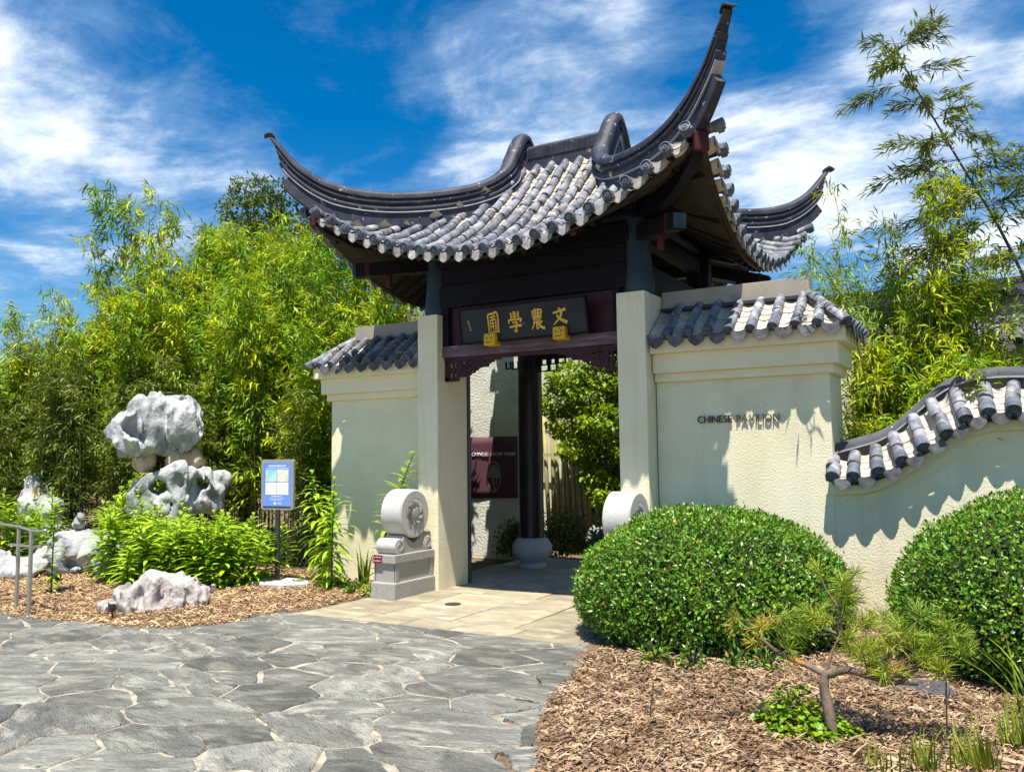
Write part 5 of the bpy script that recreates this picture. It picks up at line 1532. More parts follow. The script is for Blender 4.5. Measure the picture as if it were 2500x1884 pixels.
def bamboo_proto(seed, H, nculm, spread, per, leafL, leafW, lean=.25, start=.12, bush=1.0, clus=9, arch=0.12):
    """mesh pair (culms, foliage) of one clump of height H"""
    rng = np.random.default_rng(seed); mb = MB(); C, D, NN, LL = [], [], [], []
    for c in range(nculm):
        a = rng.uniform(0, 2 * math.pi); rr = spread * math.sqrt(rng.uniform(0, 1))
        base = np.array([rr * math.cos(a), rr * math.sin(a), -.05]); hh = H * rng.uniform(.70, 1.0)
        la = a + rng.normal(0, .7); ln = lean * hh * rng.uniform(.2, 1.0)
        pts = []
        for k in range(11):
            f = k / 10; q = base + np.array([math.cos(la), math.sin(la), 0]) * (ln * f ** 2) + np.array([0, 0, hh * (f - arch * f ** 3)]); pts.append(q)
        mb.tube(pts, [max(.003, .013 * (1 - f / 10.5)) for f in range(11)], 5, False)
        P = np.array(pts)
        for b in range(per):
            f = start + (1 - start) * rng.uniform(0, 1) ** .85; i = min(9, int(f * 10)); q = P[i] + (P[i + 1] - P[i]) * (f * 10 - i)
            az = rng.uniform(0, 2 * math.pi); el = rng.uniform(-.1, .75); bl = bush * rng.uniform(.18, .52) * (1.15 - .6 * f)
            d = np.array([math.cos(az) * math.cos(el), math.sin(az) * math.cos(el), math.sin(el)])
            e = q + d * bl + np.array([0, 0, -.25 * bl])
            if rng.uniform() < .35: mb.tube([q, q + d * bl * .55, e], [.003, .0025, .0015], 3, False)
            m = rng.integers(clus - 3, clus + 4)
            t = rng.uniform(.35, 1.05, m)[:, None]
            pos = q + (e - q) * t + rng.normal(0, .03, (m, 3))
            dd = d[None] * .75 + rng.normal(0, .55, (m, 3)) + np.array([0, 0, -.30])
            C.append(pos); D.append(dd); NN.append(np.array([0, 0, 1.0]) + rng.normal(0, .35, (m, 3))); LL.append(rng.uniform(.7, 1.25, m) * leafL)
    C = np.concatenate(C); D = np.concatenate(D); NN = np.concatenate(NN); LL = np.concatenate(LL)
    return mb, (C, D, NN, LL, LL * leafW)
def make_clump(proto, mat, culm_mat, label, cat='bamboo', group=None, name='bamboo_clump'):
    mb, (C, D, NN, LL, WW) = proto
    t = thing(name, label, cat, group=group)
    mb.build('culms', culm_mat, t, smooth=True)
    obj('foliage', leaves_mesh('bamboo_foliage', C, D, NN, LL, WW, mat, .18, .22), t, kind='stuff')
    return t
HEDGE = 'bamboo clumps of the tall left hedge'
HLAB = 'leafy yellow green bamboo clump in the tall hedge behind the scholar rock'
protos = [make_clump(bamboo_proto(100 + k, 5.0, 10, .6, 84, .150, .19, .19, .22), BAMBOO_LEAF, BAMBOO_CULM, HLAB, group=HEDGE) for k in range(4)]
shady = make_clump(bamboo_proto(150, 5.0, 10, .6, 84, .145, .18, .16, .06), BAMBOO_LEAF2, BAMBOO_CULM, 'darker green bamboo clump low at the front of the hedge, its dark tone doubling as shade', group='darker clumps at the hedge front')  # dark leaf colour also paints in the shade at the hedge foot
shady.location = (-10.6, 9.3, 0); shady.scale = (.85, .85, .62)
random.seed(3)
HSPOTS = [
    # x, y, height
    (-8.75, 9.75, 4.4), (-9.25, 10.5, 5.2), (-9.9, 9.8, 5.2), (-10.5, 10.9, 6.3), (-11.0, 9.9, 5.4), (-11.6, 11.2, 6.6), (-12.1, 10.0, 5.6), (-12.9, 11.2, 6.9),
    (-13.3, 9.9, 5.4), (-14.2, 11.0, 7.5), (-14.4, 9.6, 5.2), (-15.5, 10.8, 6.4), (-15.4, 9.2, 4.6), (-16.6, 10.4, 4.4), (-16.4, 8.9, 4.2), (-13.4, 8.7, 3.9), (-14.4, 8.3, 3.7), (-12.4, 9.0, 3.7),
    (-11.6, 9.5, 3.0), (-8.9, 9.4, 2.9), (-17.8, 9.9, 3.9), (-15.6, 8.0, 3.4), (-17.4, 8.6, 3.8), (-9.0, 11.6, 5.8), (-8.45, 10.7, 4.3), (-13.6, 12.2, 7.2), (-8.9, 9.9, 3.6),
    (-10.0, 11.6, 6.2), (-12.2, 10.6, 6.1), (-13.9, 10.4, 5.8), (-16.0, 9.7, 5.0), (-18.6, 10.6, 4.8), (-19.5, 9.4, 4.2), (-16.9, 7.8, 3.2), (-11.0, 11.8, 6.8)]
for i, (x, y, h) in enumerate(HSPOTS):
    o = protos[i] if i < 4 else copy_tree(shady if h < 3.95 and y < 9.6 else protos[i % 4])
    s = h / 4.6
    o.location = (x, y, 0); o.scale = (.75 + .25 * s, .75 + .25 * s, s); o.rotation_euler = (0, 0, random.uniform(0, 6.28))
# airy taller canes above the hedge
fine = make_clump(bamboo_proto(140, 6.8, 8, .5, 34, .13, .14, .12, .55, .9, 5), BAMBOO_LEAF2, BAMBOO_CULM, 'airy thin bamboo canes rising above the left hedge', group='airy canes above the hedge')
for i, (x, y, h, rz) in enumerate(((-14.6, 11.6, 7.2, 0), (-13.6, 11.9, 7.0, 2), (-19.6, 11.0, 6.2, 4))):
    o = fine if i == 0 else copy_tree(fine)
    o.location = (x, y, 0); o.scale = (1, 1, h / 6.6); o.rotation_euler = (0, 0, rz)

# right hand bamboo behind the curving wall
RLAB = 'bright feathery bamboo clump behind the curving wall'; RG = 'bamboo clumps behind the curving wall'
rp = [make_clump(bamboo_proto(200 + k, 2.6, 10, .42, 84, .135, .17, .16, .08, .85), BAMBOO_LEAF, BAMBOO_CULM, RLAB, group=RG) for k in range(2)]
for i, (x, y, h) in enumerate(((-1.0, 9.75, 2.3), (-.5, 10.2, 2.7), (.05, 9.9, 2.6), (.6, 10.3, 2.7), (1.1, 9.8, 2.5), (-.95, 10.7, 3.1), (.3, 11.0, 2.9), (1.0, 11.2, 2.9), (-1.15, 9.55, 1.6), (-.45, 9.5, 2.0), (.1, 9.5, 2.3), (.45, 9.7, 2.5), (-.75, 10.1, 2.5), (1.5, 10.4, 2.8), (-.2, 10.5, 2.9))):
    o = rp[i] if i < 2 else copy_tree(rp[i % 2])
    o.location = (x, y, 0); o.scale = (1.0, 1.0, h / 2.5 * 1.18); o.rotation_euler = (0, 0, i * 2.1)
# taller loose clump by the wing wall
tall = make_clump(bamboo_proto(231, 4.7, 14, .5, 62, .135, .15, .20, .35, .85, 7), BAMBOO_LEAF, BAMBOO_CULM, 'tall loose bamboo clump rising beside the right wing wall', group=None)
tall.location = (-.90, 10.45, 0); tall.scale = (1, 1, 1.22)
o = copy_tree(tall); o.location = (-.55, 10.9, 0); o.rotation_euler = (0, 0, 2.0); o.scale = (.9, .9, 1.15); o['label'] = 'second tall loose bamboo clump behind the one beside the wing wall'
o = copy_tree(tall); o.location = (.25, 10.8, 0); o.rotation_euler = (0, 0, 4.0); o.scale = (.9, .9, .92); o['label'] = 'loose bamboo clump hiding the rear tile coping'
# arching cane with layered sprays
def cane(label, base, pts, sprays, seed, leaf=.15, mat=BAMBOO_LEAF2, culm=GREYCULM, r=.028):
    rng = np.random.default_rng(seed); t = thing('arching_bamboo_cane', label, 'bamboo', base)
    P = catmull(pts, 6); mb = MB(); n = len(P)
    mb.tube([tuple(p) for p in P], [r * (1 - .85 * i / n) for i in range(n)], 7, False)
    C, D, NN, LL = [], [], [], []
    for k in range(sprays):
        f = .38 + .62 * (k + rng.uniform(0, 1)) / sprays; i = min(n - 2, int(f * (n - 1))); q = P[i]
        az = rng.uniform(0, 2 * math.pi); el = rng.uniform(-.05, .45); bl = rng.uniform(.45, 1.25) * (1.25 - .75 * f) * (1 if r > .02 else .5)
        d = np.array([math.cos(az) * math.cos(el), math.sin(az) * math.cos(el), math.sin(el)])
        B = [q + d * bl * s_ + np.array([0, 0, -.22 * bl * s_ * s_]) for s_ in (0, .33, .66, 1)]
        mb.tube([tuple(b) for b in B], [.005, .004, .003, .002], 4, False)
        m = int((95 if r > .02 else 34) * bl / .6)
        s_ = rng.uniform(.25, 1.05, m)[:, None]
        pos = q + d * bl * s_ + np.array([0, 0, -.22 * bl]) * s_ * s_ + rng.normal(0, .035, (m, 3))
        C.append(pos); D.append(d[None] * .9 + rng.normal(0, .45, (m, 3)) + np.array([0, 0, -.22])); NN.append(np.array([0, 0, 1.]) + rng.normal(0, .3, (m, 3))); LL.append(rng.uniform(.6, 1.2, m) * leaf)
    C = np.concatenate(C); D = np.concatenate(D); NN = np.concatenate(NN); LL = np.concatenate(LL)
    mb.build('cane', culm, t, smooth=True)
    obj('foliage', leaves_mesh('cane_foliage', C, D, NN, LL, LL * .15, mat, .18, .2), t, kind='stuff')
    return t
cane('tall bamboo cane arching left against the clouds with layered sprays', (.75, 10.6, 0), [(0, 0, 0), (-.05, 0, 1.5), (-.28, 0, 2.9), (-.62, 0, 4.0), (-1.0, 0, 4.9), (-1.42, -.05, 5.9), (-1.62, -.05, 6.5)], 46, 301, .16)
cane('dark upright bare cane with few leaves behind the curving wall', (-.30, 10.9, 0), [(0, 0, 0), (.02, 0, 1.6), (.03, 0, 3.1), (.0, 0, 4.6), (-.02, 0, 4.9)], 9, 302, .12)
cane('leaning grey cane at the right edge with sparse drooping sprays', (1.3, 10.4, 0), [(0, 0, 0), (-.12, 0, 1.5), (-.4, 0, 2.8), (-.62, 0, 3.7), (-.72, 0, 4.5), (-.75, 0, 5.0)], 14, 303, .13)

cane('thin bamboo spray leaning over the right wing wall coping', (-1.0, 9.62, 0), [(0, 0, 0), (-.06, -.04, 1.2), (-.18, -.22, 2.3), (-.28, -.62, 3.05), (-.42, -1.05, 3.35), (-.60, -1.35, 3.30)], 9, 304, .11, BAMBOO_LEAF, BAMBOO_CULM, .010)
cane('second thin bamboo spray rising beside the right wing wall', (-.85, 9.55, 0), [(0, 0, 0), (-.10, -.05, 1.3), (-.30, -.15, 2.6), (-.42, -.25, 3.3), (-.58, -.55, 3.9)], 8, 305, .11, BAMBOO_LEAF, BAMBOO_CULM, .010)

# ---------------------------------------------------------------- trees
def tree(name, label, loc, H, crown, leafmat, nleaf, leafL, seed, trunk_r, forks, bark=TREEBARK, lw=.5, lean=(0, 0), gap=.45):
    """crown: list of (x,y,z,rx,ry,rz) clumps; limbs reach for each clump"""
    rng = np.random.default_rng(seed); t = thing(name, label, 'tree', loc)
    mb = MB(); top = np.array([lean[0], lean[1], H * forks])
    tr = [np.array([0, 0, -.1]), np.array([lean[0] * .2, lean[1] * .2, H * forks * .35]), np.array([lean[0] * .6 + .04, lean[1] * .6, H * forks * .7]), top]
    TP = catmull(tr, 4); mb.tube([tuple(p) for p in TP], [trunk_r * (1.25 - .6 * i / len(TP)) for i in range(len(TP))], 9, False)
    C, D, NN, LL = [], [], [], []
    tw = sum(c[3] * c[4] for c in crown)
    for (x, y, z, rx, ry, rz) in crown:
        st = TP[int(len(TP) * rng.uniform(.5, .95))]; en = np.array([x, y, z])
        m1 = (st * .6 + en * .4) + rng.normal(0, .12, 3) * rx; m2 = (st * .25 + en * .75) + rng.normal(0, .15, 3) * rx
        mb.tube([tuple(q) for q in catmull([st, m1, m2, en], 3)], [trunk_r * .5 * (1 - .85 * i / 9) for i in range(10)], 6, False)
        for k in range(6):
            e2 = en + rng.normal(0, .55, 3) * np.array([rx, ry, rz]); mb.tube([tuple(m2), tuple((m2 + e2) / 2 + rng.normal(0, .05, 3)), tuple(e2)], [trunk_r * .14, trunk_r * .09, trunk_r * .03], 4, False)
        n = int(nleaf * rx * ry / tw)
        u = rand_unit(n * 2, rng); r_ = rng.uniform(.25, 1.0, n * 2) ** .5; p = u * r_[:, None]
        keep = lattice_noise(p * 3.1 + seed, seed) > -gap; p = p[keep][:n]; u = u[keep][:n]
        pos = en + p * np.array([rx, ry, rz])
        C.append(pos); D.append(u * .6 + rng.normal(0, .6, pos.shape) + np.array([0, 0, -.15])); NN.append(np.array([0, 0, 1.]) + rng.normal(0, .5, pos.shape)); LL.append(rng.uniform(.7, 1.3, len(pos)) * leafL)
    C = np.concatenate(C); D = np.concatenate(D); NN = np.concatenate(NN); LL = np.concatenate(LL)
    mb.build('trunk', bark, t, smooth=True)
    obj('crown', leaves_mesh('crown', C, D, NN, LL, LL * lw, leafmat, .15, .15), t, kind='stuff')
    return t
tree('garden_tree', 'small bright green leafy tree growing inside the gate', (-5.95, 13.6, 0), 3.9,
     [(-.35, 0, 2.7, .55, .5, .35), (.3, .1, 2.9, .6, .5, .35), (-.75, .1, 2.15, .50, .45, .28), (.1, -.2, 2.2, .6, .5, .30), (.7, 0, 2.3, .5, .5, .3), (-.45, -.1, 1.7, .45, .4, .25), (.55, -.1, 1.65, .5, .45, .28), (.9, 0, 3.1, .6, .5, .4), (.1, .1, 3.4, .6, .5, .35), (.95, -.1, 1.15, .45, .4, .3), (.2, -.1, .95, .55, .45, .3), (-.7, 0, 3.0, .5, .45, .35), (-.2, 0, 1.25, .4, .4, .25), (.6, 0, .6, .6, .5, .3), (-1.0, 0, 2.6, .4, .4, .3)],
     MAPLELEAF, 20000, .095, 401, .075, .55, lean=(.12, 0), gap=.30)
def shrub(label, loc, r, h, mat, n, leafL, seed, lw=.5):
    rng = np.random.default_rng(seed); t = thing('low_shrub', label, 'shrub', loc)
    mb = MB()
    for k in range(9):
        a = rng.uniform(0, 6.28); q = rng.uniform(.3, .8); mb.tube([(0, 0, -.05), (r * q * .4 * math.cos(a), r * q * .4 * math.sin(a), h * .5), (r * q * math.cos(a), r * q * math.sin(a), h * .85)], [.012, .008, .004], 4, False)
    mb.build('stems', TREEBARK, t)
    u = rand_unit(n, rng); u[:, 2] = np.abs(u[:, 2]); rr = rng.uniform(.4, 1, n)[:, None]; p = u * rr * np.array([r, r, h]) * (1 + .18 * lattice_noise(u * 3, seed))[:, None]
    obj('foliage', leaves_mesh('shrub_foliage', p, u + rng.normal(0, .5, (n, 3)), u + np.array([0, 0, .6]), rng.uniform(.7, 1.3, n) * leafL, rng.uniform(.7, 1.3, n) * leafL * lw, mat), t, kind='stuff')
    return t
shrub('low dark leafy shrub by the stone inside the gate', (-6.4, 12.6, 0), .6, .75, DARKLEAF, 2200, .07, 411)
shrub('low leafy shrub beneath the small tree inside the gate', (-5.3, 12.9, 0), .75, .9, DARKLEAF, 2600, .07, 412)
shrub('small dark shrub at the foot of the banner wall', (-7.15, 12.2, 0), .28, .55, DARKLEAF, 900, .06, 413)
tree('ash_tree', 'dark leafy tree standing behind the bamboo hedge', (-14.4, 13.2, 0), 8.2,
     [(-.6, 0, 6.2, 1.1, .9, .7), (.7, 0, 6.5, 1.1, .9, .6), (0, 0, 7.2, .9, .8, .5), (1.3, .1, 5.6, 1.0, .9, .6), (-1.4, 0, 5.6, 1.0, .8, .6), (-.1, 0, 7.75, .5, .5, .32), (1.0, 0, 7.5, .45, .4, .4)],
     DARKLEAF, 9000, .13, 421, .14, .62, lw=.35, gap=.25)
tree('ash_tree', 'small dark tree showing its top behind the left roof corner', (-12.9, 13.6, 0), 7.9, [(0, 0, 6.4, .6, .5, .6), (.2, 0, 7.1, .35, .35, .4), (-.3, 0, 5.6, .8, .7, .6), (.9, 0, 5.2, .8, .7, .6), (.5, .2, 7.3, .25, .2, .2)], DARKLEAF, 3600, .12, 422, .10, .65, lw=.35, gap=.2)

# ---------------------------------------------------------------- clipped bushes
def bush(label, loc, rx, ry, h, n, seed):
    rng = np.random.default_rng(seed); t = thing('clipped_bush', label, 'bush', loc)
    u = rand_unit(n * 2, rng); u = u[u[:, 2] > -.42][:n]; n = len(u)
    def shell(u):
        z = u[:, 2]
        lump = 1 + .022 * lattice_noise(u * 2.6 + seed, seed) + .024 * lattice_noise(u * 6.5 + seed, seed + 2) + .022 * lattice_noise(u * 13 + seed, seed + 1)
        zz_ = .32 * h + np.where(z > 0, z * .68 * h, z * .66 * h)
        rad = np.where(z > 0, 1.0, 1.0 - .16 * np.abs(z) ** 1.5)
        return np.stack([u[:, 0] * rx * rad * lump, u[:, 1] * ry * rad * lump, zz_ * (lump if True else 1)], 1)
    P = shell(u); Nn = u / np.array([rx, ry, h * .68]); Nn /= np.linalg.norm(Nn, axis=1, keepdims=True)
    dep = rng.uniform(-.10, .015, n) + np.where(rng.uniform(0, 1, n) < .012, rng.uniform(.02, .06, n), 0); P = P + Nn * dep[:, None]
    # a few thin places
    keep = (lattice_noise(u * 13 + 3, seed + 5) > -.66); P, Nn = P[keep], Nn[keep]; n = len(P)
    D = Nn * .65 + rng.normal(0, .55, (n, 3)) + np.array([0, 0, .25])
    LL = rng.uniform(.7, 1.3, n) * .038
    obj('foliage', leaves_mesh('bush_foliage', P, D, Nn + rng.normal(0, .45, (n, 3)) + np.array([0, 0, .4]), LL, LL * .52, BUSHLEAF, .12, .10), t, kind='stuff')
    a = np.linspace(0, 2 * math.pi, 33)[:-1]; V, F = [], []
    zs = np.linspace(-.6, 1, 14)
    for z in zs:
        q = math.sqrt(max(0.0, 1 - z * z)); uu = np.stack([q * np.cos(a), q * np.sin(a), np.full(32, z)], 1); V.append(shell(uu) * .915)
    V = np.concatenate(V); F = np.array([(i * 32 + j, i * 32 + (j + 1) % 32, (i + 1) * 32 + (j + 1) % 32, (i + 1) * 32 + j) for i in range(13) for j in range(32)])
    obj('dark_core', fastmesh('bush_inner', V, F, BUSHCORE, True), t)  # closed dark green shell that keeps the gaps between leaves dark
    return t
bush('round clipped green bush beside the gate opening, hiding the stone drum', (-2.31, 7.42, 0), 1.20, 1.12, 1.12, 40000, 501)
bush('larger round clipped bush before the curving wall', (.52, 7.50, 0), 1.35, 1.2, 1.32, 40000, 502)

# ---------------------------------------------------------------- lilies
def lily_proto(seed, H, n, leafL, lean=.1, bud=True, droop=.5, up_=.35, curl=(0, 0)):
    rng = np.random.default_rng(seed); mb = MB()
    a = rng.uniform(0, 6.28); dx = lean * H
    pts = [np.array([dx * math.cos(a) * f * f, dx * math.sin(a) * f * f, H * f]) for f in np.linspace(0, 1, 8)]
    if curl[0]: pts = [np.array([curl[0] * f ** 1.4, curl[1] * f, H * f]) for f in np.linspace(0, 1, 8)]
    mb.tube([tuple(p) for p in pts], [.010 * (1 - .5 * i / 8) for i in range(8)], 6, False)
    P = np.array(pts)
    V, F = [], []
    for k in range(n):
        f = .10 + .88 * (k / n); i = min(6, int(f * 7)); q = P[i] + (P[i + 1] - P[i]) * (f * 7 - i)
        az = k * 2.4 + rng.normal(0, .25); el = up_ * (.2 + 1.3 * f) + rng.normal(0, .15)
        l = leafL * (.55 + .75 * math.sin(math.pi * min(1, .15 + f * .78))) * rng.uniform(.85, 1.15) * (1.0 if f < .86 else .55)
        w = .025 * (l / .17) ** .5 * .5
        h = np.array([math.cos(az), math.sin(az), 0]); s = np.array([-math.sin(az), math.cos(az), 0])
        b = len(V); nseg = 4
        for j in range(nseg + 1):
            t = j / nseg; ang = el - droop * t * 1.9
            # integrate the arc
            c = q + sum(((h * math.cos(el - droop * tt * 1.9) + np.array([0, 0, math.sin(el - droop * tt * 1.9)])) * (l / nseg) for tt in [(jj + .5) / nseg for jj in range(j)]), np.zeros(3))
            ww = w * (.35 + 1.25 * math.sin(math.pi * min(1, .12 + t * .80))) * (1 if j < nseg else .12)
            V += [c + s * ww + np.array([0, 0, .004]), c, c - s * ww + np.array([0, 0, .004])]
        for j in range(nseg):
            for m in (0, 1): F.append((b + j * 3 + m, b + j * 3 + m + 1, b + (j + 1) * 3 + m + 1, b + (j + 1) * 3 + m))
    buds = MB()
    if bud:
        for k in range(7):
            az = rng.uniform(0, 6.28); el = rng.uniform(.9, 1.5); d = np.array([math.cos(az) * math.cos(el), math.sin(az) * math.cos(el), math.sin(el)]); q = P[-1]
            buds.tube([tuple(q), tuple(q + d * .02), tuple(q + d * .05), tuple(q + d * .07)], [.004, .008, .007, .002], 5)
    return mb, np.array(V), np.array(F), buds
def make_lily(pr, label, group, name='lily_plant'):
    mb, V, F, buds = pr; t = thing(name, label, 'lily', group=group)
    mb.build('stem', LILYSTEM, t, smooth=True)
    obj('leaves', fastmesh('lily_leaves', V, F, LILYLEAF, True), t, kind='stuff')
    if buds.v: o = buds.build('buds', LILYBUD, t, smooth=True); o['kind'] = 'stuff'
    return t
LG = 'lilies massed before the scholar rock'; LL_ = 'bright green leafy lily in the dense drift before the scholar rock'
lp = [make_lily(lily_proto(600 + k, 1.0, 60 + 8 * k, .235, .10 + .05 * k, True, .40, .50), LL_, LG) for k in range(3)]
random.seed(12)
LSP = []
for k in range(50):
    u = random.random()
    x = -10.05 + 2.0 * u + random.gauss(0, .15); y = 6.85 + .35 * u + random.uniform(-.2, .70); h = random.uniform(.70, 1.0) * (1.12 - .30 * u)
    if x < -9.3 and y > 7.1: h *= 1.05
    LSP.append((x, y, h))
for k in range(14): LSP.append((-11.7 + 1.3 * random.random(), 8.0 + .6 * random.random(), random.uniform(1.1, 1.5)))
for k in range(10): LSP.append((-13.9 + 1.2 * random.random(), 7.2 + .6 * random.random(), random.uniform(.8, 1.2)))
LSP += [(-8.25, 7.35, .95), (-8.05, 7.85, .75), (-8.30, 6.95, .62), (-8.9, 6.85, .55), (-9.35, 6.65, .55)]
for i, (x, y, h) in enumerate(LSP):
    o = lp[i] if i < 3 else copy_tree(lp[i % 3])
    o.location = (x, y, 0); s = h; o.scale = (.6 + .4 * s, .6 + .4 * s, s); o.rotation_euler = (random.gauss(0, .10), random.gauss(0, .10), random.uniform(0, 6.28))
def one_lily(label, loc, H, n, leafL, seed, **kw):
    t = make_lily(lily_proto(seed, H, n, leafL, **kw), label, None); t.location = loc; return t
one_lily('tall upright lily with curved leaves before the left wing wall', (-7.05, 7.75, 0), 1.32, 74, .25, 651, lean=.02, droop=.55, up_=.5)
one_lily('dark leaning tall lily just right of the sign stand', (-7.62, 8.15, 0), 1.40, 84, .24, 652, lean=.08, droop=.75, up_=.45)
one_lily('bushy lily standing between the sign post and the tall lilies', (-7.32, 8.05, 0), 1.05, 70, .22, 655, lean=.08, droop=.7, up_=.4)
one_lily('slanting lily leaning behind the stone drum against the wing wall', (-6.80, 8.25, 0), 1.62, 80, .20, 653, curl=(.55, .05), droop=.35, up_=.5)
one_lily('lone slender lily standing beside the handrail', (-9.79, 5.95, 0), 1.05, 60, .15, 654, lean=.02, droop=.3, up_=.35)
def blades(label, loc, n, h, spread, seed, mat=BLADE, w=.012, name='grass_tuft', cat='grass', arch=.45):
    rng = np.random.default_rng(seed); V, F = [], []
    for k in range(n):
        az = rng.uniform(0, 6.28); r0 = rng.uniform(0, spread); b0 = np.array([r0 * math.cos(az + 1), r0 * math.sin(az + 1), -.02]); hh = h * rng.uniform(.55, 1.1); ar = arch * rng.uniform(.2, 1.2)
        hd = np.array([math.cos(az), math.sin(az), 0]); sd = np.array([-math.sin(az), math.cos(az), 0]); b = len(V)
        for j in range(6):
            t = j / 5; c = b0 + hd * (ar * hh * t * t) + np.array([0, 0, hh * (t - .25 * ar * t * t * t)]); ww = w * .5 * (1 - t ** 2.2) + .0008; V += [c - sd * ww, c + sd * ww]
        for j in range(5): F.append((b + 2 * j, b + 2 * j + 1, b + 2 * j + 3, b + 2 * j + 2))
    t = thing(name, label, cat, loc); o = obj('blades', fastmesh('blades', np.array(V), np.array(F), mat, True), t, kind='stuff')
    mb = MB(); mb.lathe([(.03, -.03), (.045, 0), (.02, .03)], 8); mb.build('crown_root', LILYSTEM, t)
    return t
blades('sword leaved tuft at the foot of the left wing wall', (-6.86, 8.1, 0), 16, .55, .06, 701, w=.035, name='sword_leaf_plant', cat='plant', arch=.3)
for k, (x, y, h, n, lb) in enumerate(((-.62, 4.62, .20, 34, 'thin grassy tuft in the mulch beyond the ivy patch'), (-.40, 4.72, .25, 50, 'upright grassy tuft right of the small pine'), (-.18, 4.85, .30, 60, 'tall grassy tuft near the path corner bed'), (.02, 5.25, .34, 50, 'grassy tuft with mixed dry blades beside the larger bush'), (.10, 6.0, .50, 34, 'arching strap leaved tuft against the larger bush'))):
    blades(lb, (x, y, 0), n, h, .12, 710 + k, w=.010 if k < 4 else .014, arch=.35 if k < 4 else .9)
for k, (x, y) in enumerate(((-2.35, 6.16), (-2.05, 6.12), (-1.75, 6.22), (-1.55, 6.30))):
    shrub('leafy sprig at the foot of the round bush' , (x, y, 0), .13, .20, BUSHLEAF, 130, .05, 720 + k)['group'] = 'sprigs at the bush foot'
rngl = random.Random(9)
for k in range(9):
    o = shrub('low yellow green groundcover sprig before the left wing wall', (-7.45 + .12 * k + rngl.gauss(0, .05), 7.62 + .45 * rngl.random(), 0), .12, .16, IVYLEAF, 90, .05, 740 + k); o['group'] = 'sprigs before the wing wall'

# ---------------------------------------------------------------- small pine
pn = thing('small_pine', 'small crooked pine with a bare bending branch and sparse needles', 'pine tree', (-.90, 5.08, 0))
mb = MB()
TP = catmull([(0, 0, -.05), (-.01, 0, .10), (-.03, .01, .22), (-.04, .01, .30), (-.02, .02, .37)], 5); mb.tube([tuple(p) for p in TP], [(.034 - .010 * i / len(TP)) * random.uniform(.96, 1.05) for i in range(len(TP))], 9)
B1 = catmull([(-.02, .02, .34), (-.12, .02, .385), (-.24, .03, .42), (-.34, .04, .47), (-.42, .05, .55), (-.47, .06, .61)], 5); mb.tube([tuple(p) for p in B1], [.020 - .014 * i / len(B1) for i in range(len(B1))], 7)
B2 = catmull([(-.02, .02, .35), (.08, .03, .385), (.22, .04, .36), (.34, .06, .34), (.44, .10, .42)], 5); mb.tube([tuple(p) for p in B2], [(.027 - .018 * i / len(B2)) * random.uniform(.95, 1.06) for i in range(len(B2))], 7)
B3 = catmull([(-.02, .02, .36), (0, .05, .46), (.04, .10, .56), (.02, .16, .72), (.06, .2, .82)], 4); mb.tube([tuple(p) for p in B3], [.012 - .008 * i / len(B3) for i in range(len(B3))], 6)
tips = [(q, 0) for q in B1[12::3]] + [(q, 0) for q in B2[9::2]] + [(q, 0) for q in B3[6::2]]
rng = np.random.default_rng(77); ends = []
for q, _ in tips:
    for k in range(2):
        d = rng.normal(0, 1, 3); d[2] = abs(d[2]) * .7 + .1; d /= np.linalg.norm(d); e = np.array(q) + d * rng.uniform(.08, .22); mb.tube([tuple(q), tuple((np.array(q) + e) / 2 + rng.normal(0, .012, 3)), tuple(e)], [.006, .004, .003], 5, False); ends.append((e, d))
for c_ in ((.30, .10, .52), (.14, .12, .50), (.38, .12, .60), (.46, .10, .45), (-.10, .08, .62), (.08, .14, .76), (.16, .12, .62), (.52, .12, .52), (-.2, .06, .55), (.60, .15, .60), (.66, .12, .50), (.25, .3, .60), (.45, .3, .66), (.0, .3, .70), (.56, .05, .40), (.20, .05, .46)):
    e = np.array(c_); q = B2[len(B2) // 2] if c_[0] > .1 else B3[len(B3) // 2]; mb.tube([tuple(q), tuple((q + e) / 2), tuple(e)], [.008, .006, .004], 5, False)
    for k in range(3): d = rng.normal(0, 1, 3); d[2] = abs(d[2]); d /= np.linalg.norm(d); ends.append((e + d * .05, d))
mb.build('trunk', BARK, pn, smooth=True)
def needles(ends, n, ln, rng):
    C, D, NN = [], [], []
    for e, d in ends:
        m = n + int(rng.integers(-8, 9)); ax = rng.uniform(-.06, .03, m)[:, None]
        C.append(e + d * ax); v = rand_unit(m, rng) * .9 + d * .8; D.append(v); NN.append(rand_unit(m, rng))
    C = np.concatenate(C); D = np.concatenate(D); NN = np.concatenate(NN); L = rng.uniform(.6, 1.15, len(C)) * ln
    return leaves_mesh('needles', C, D, NN, L, .0048, NEEDLE, .1, .05)
yel = [e for e in ends if e[0][0] < -.28]; grn = [e for e in ends if e[0][0] >= -.28]
obj('needles', needles(grn, 60, .10, rng), pn, kind='stuff')
me = needles(yel, 55, .085, rng); me.materials.clear(); me.materials.append(NEEDLE_Y); obj('yellowing_needles', me, pn, kind='stuff')
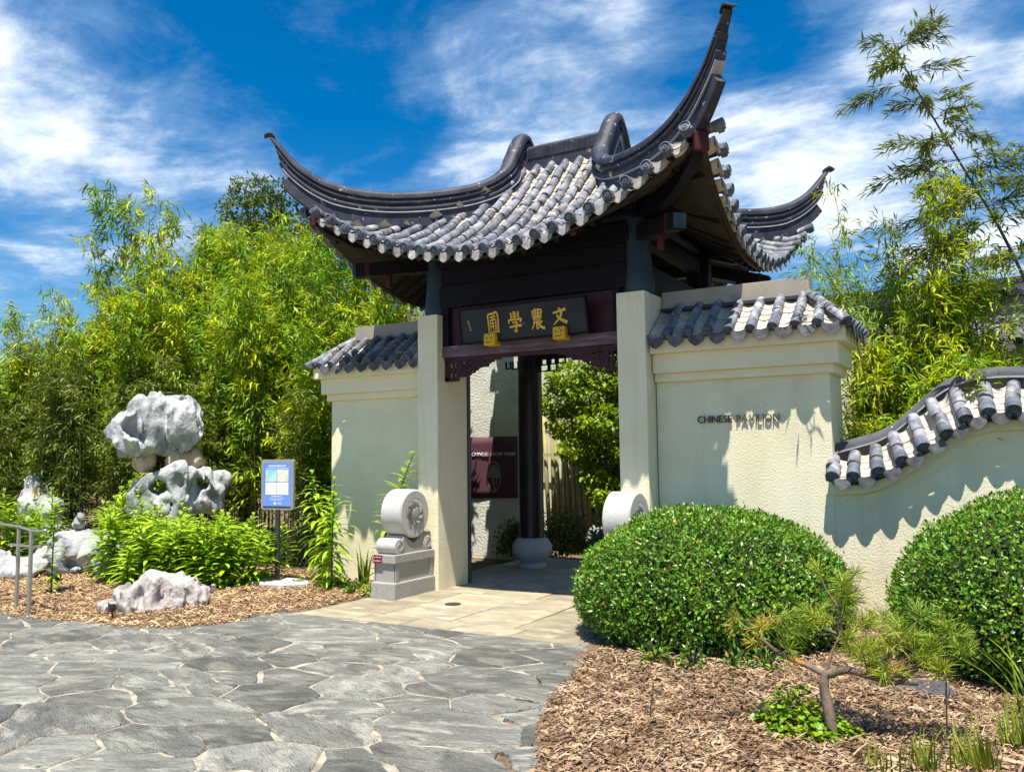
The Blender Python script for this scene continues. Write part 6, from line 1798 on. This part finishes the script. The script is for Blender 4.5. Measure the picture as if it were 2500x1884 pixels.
# ivy at its foot
iv = thing('ivy_patch', 'bright ivy patch growing round the pine foot', 'ivy', (-1.05, 5.10, 0))
n = 900; rng = np.random.default_rng(81); a = rng.uniform(0, 6.28, n); r_ = np.sqrt(rng.uniform(0, 1, n))
P = np.stack([.30 * r_ * np.cos(a) * (1 + .2 * np.sin(3 * a)), .20 * r_ * np.sin(a), .01 + .17 * (1 - r_ ** 2) * rng.uniform(.4, 1.2, n) * (1 + .5 * np.cos(a - 2.6))], 1)
V, F = [], []
for k in range(n):
    az = rng.uniform(0, 6.28); tl = rng.normal(0, .4); s_ = rng.uniform(.018, .034); b = len(V)
    M = (Matrix.Translation(P[k]) @ Matrix.Rotation(az, 4, 'Z') @ Matrix.Rotation(tl, 4, 'X') @ Matrix.Rotation(rng.normal(.25, .3), 4, 'Y'))
    for (x, y, z) in ((0, 0, 0), (.5, .75, .12), (.95, .45, .0), (1.35, 0, -.12), (.95, -.45, 0), (.5, -.75, .12)): V.append(np.array(M @ Vector((x * s_, y * s_, z * s_))))
    F += [(b, b + 3, b + 2, b + 1), (b, b + 5, b + 4, b + 3)]
obj('leaves', fastmesh('ivy_leaves', np.array(V), np.array(F), IVYLEAF), iv, kind='stuff')
mb = MB()
for k in range(7): q = rng.uniform(0, 6.28); mb.tube([(0, 0, 0), (.12 * math.cos(q), .08 * math.sin(q), .05), (.25 * math.cos(q), .16 * math.sin(q), .03)], .004, 4, False)
mb.build('stems', LILYSTEM, iv)
# thin wire stakes by the pine
for k, (x, y, h) in enumerate(((-.34, 5.25, .62), (-1.86, 4.75, .26))):
    t = thing('thin_stake', ('thin bare stake standing under the pine branch', 'short dry twig standing alone in the brown mulch')[k], 'stake', (x, y, 0))
    mb = MB(); mb.tube([(0, 0, -.05), (.01, 0, h * .5), (.03, 0, h)], [.005, .004, .003], 5); mb.build('rod', TREEBARK, t)
    mb = MB(); mb.tube([(.008, 0, h * .35), (.03, .01, h * .5)], .003, 4); mb.build('side_twig', TREEBARK, t)
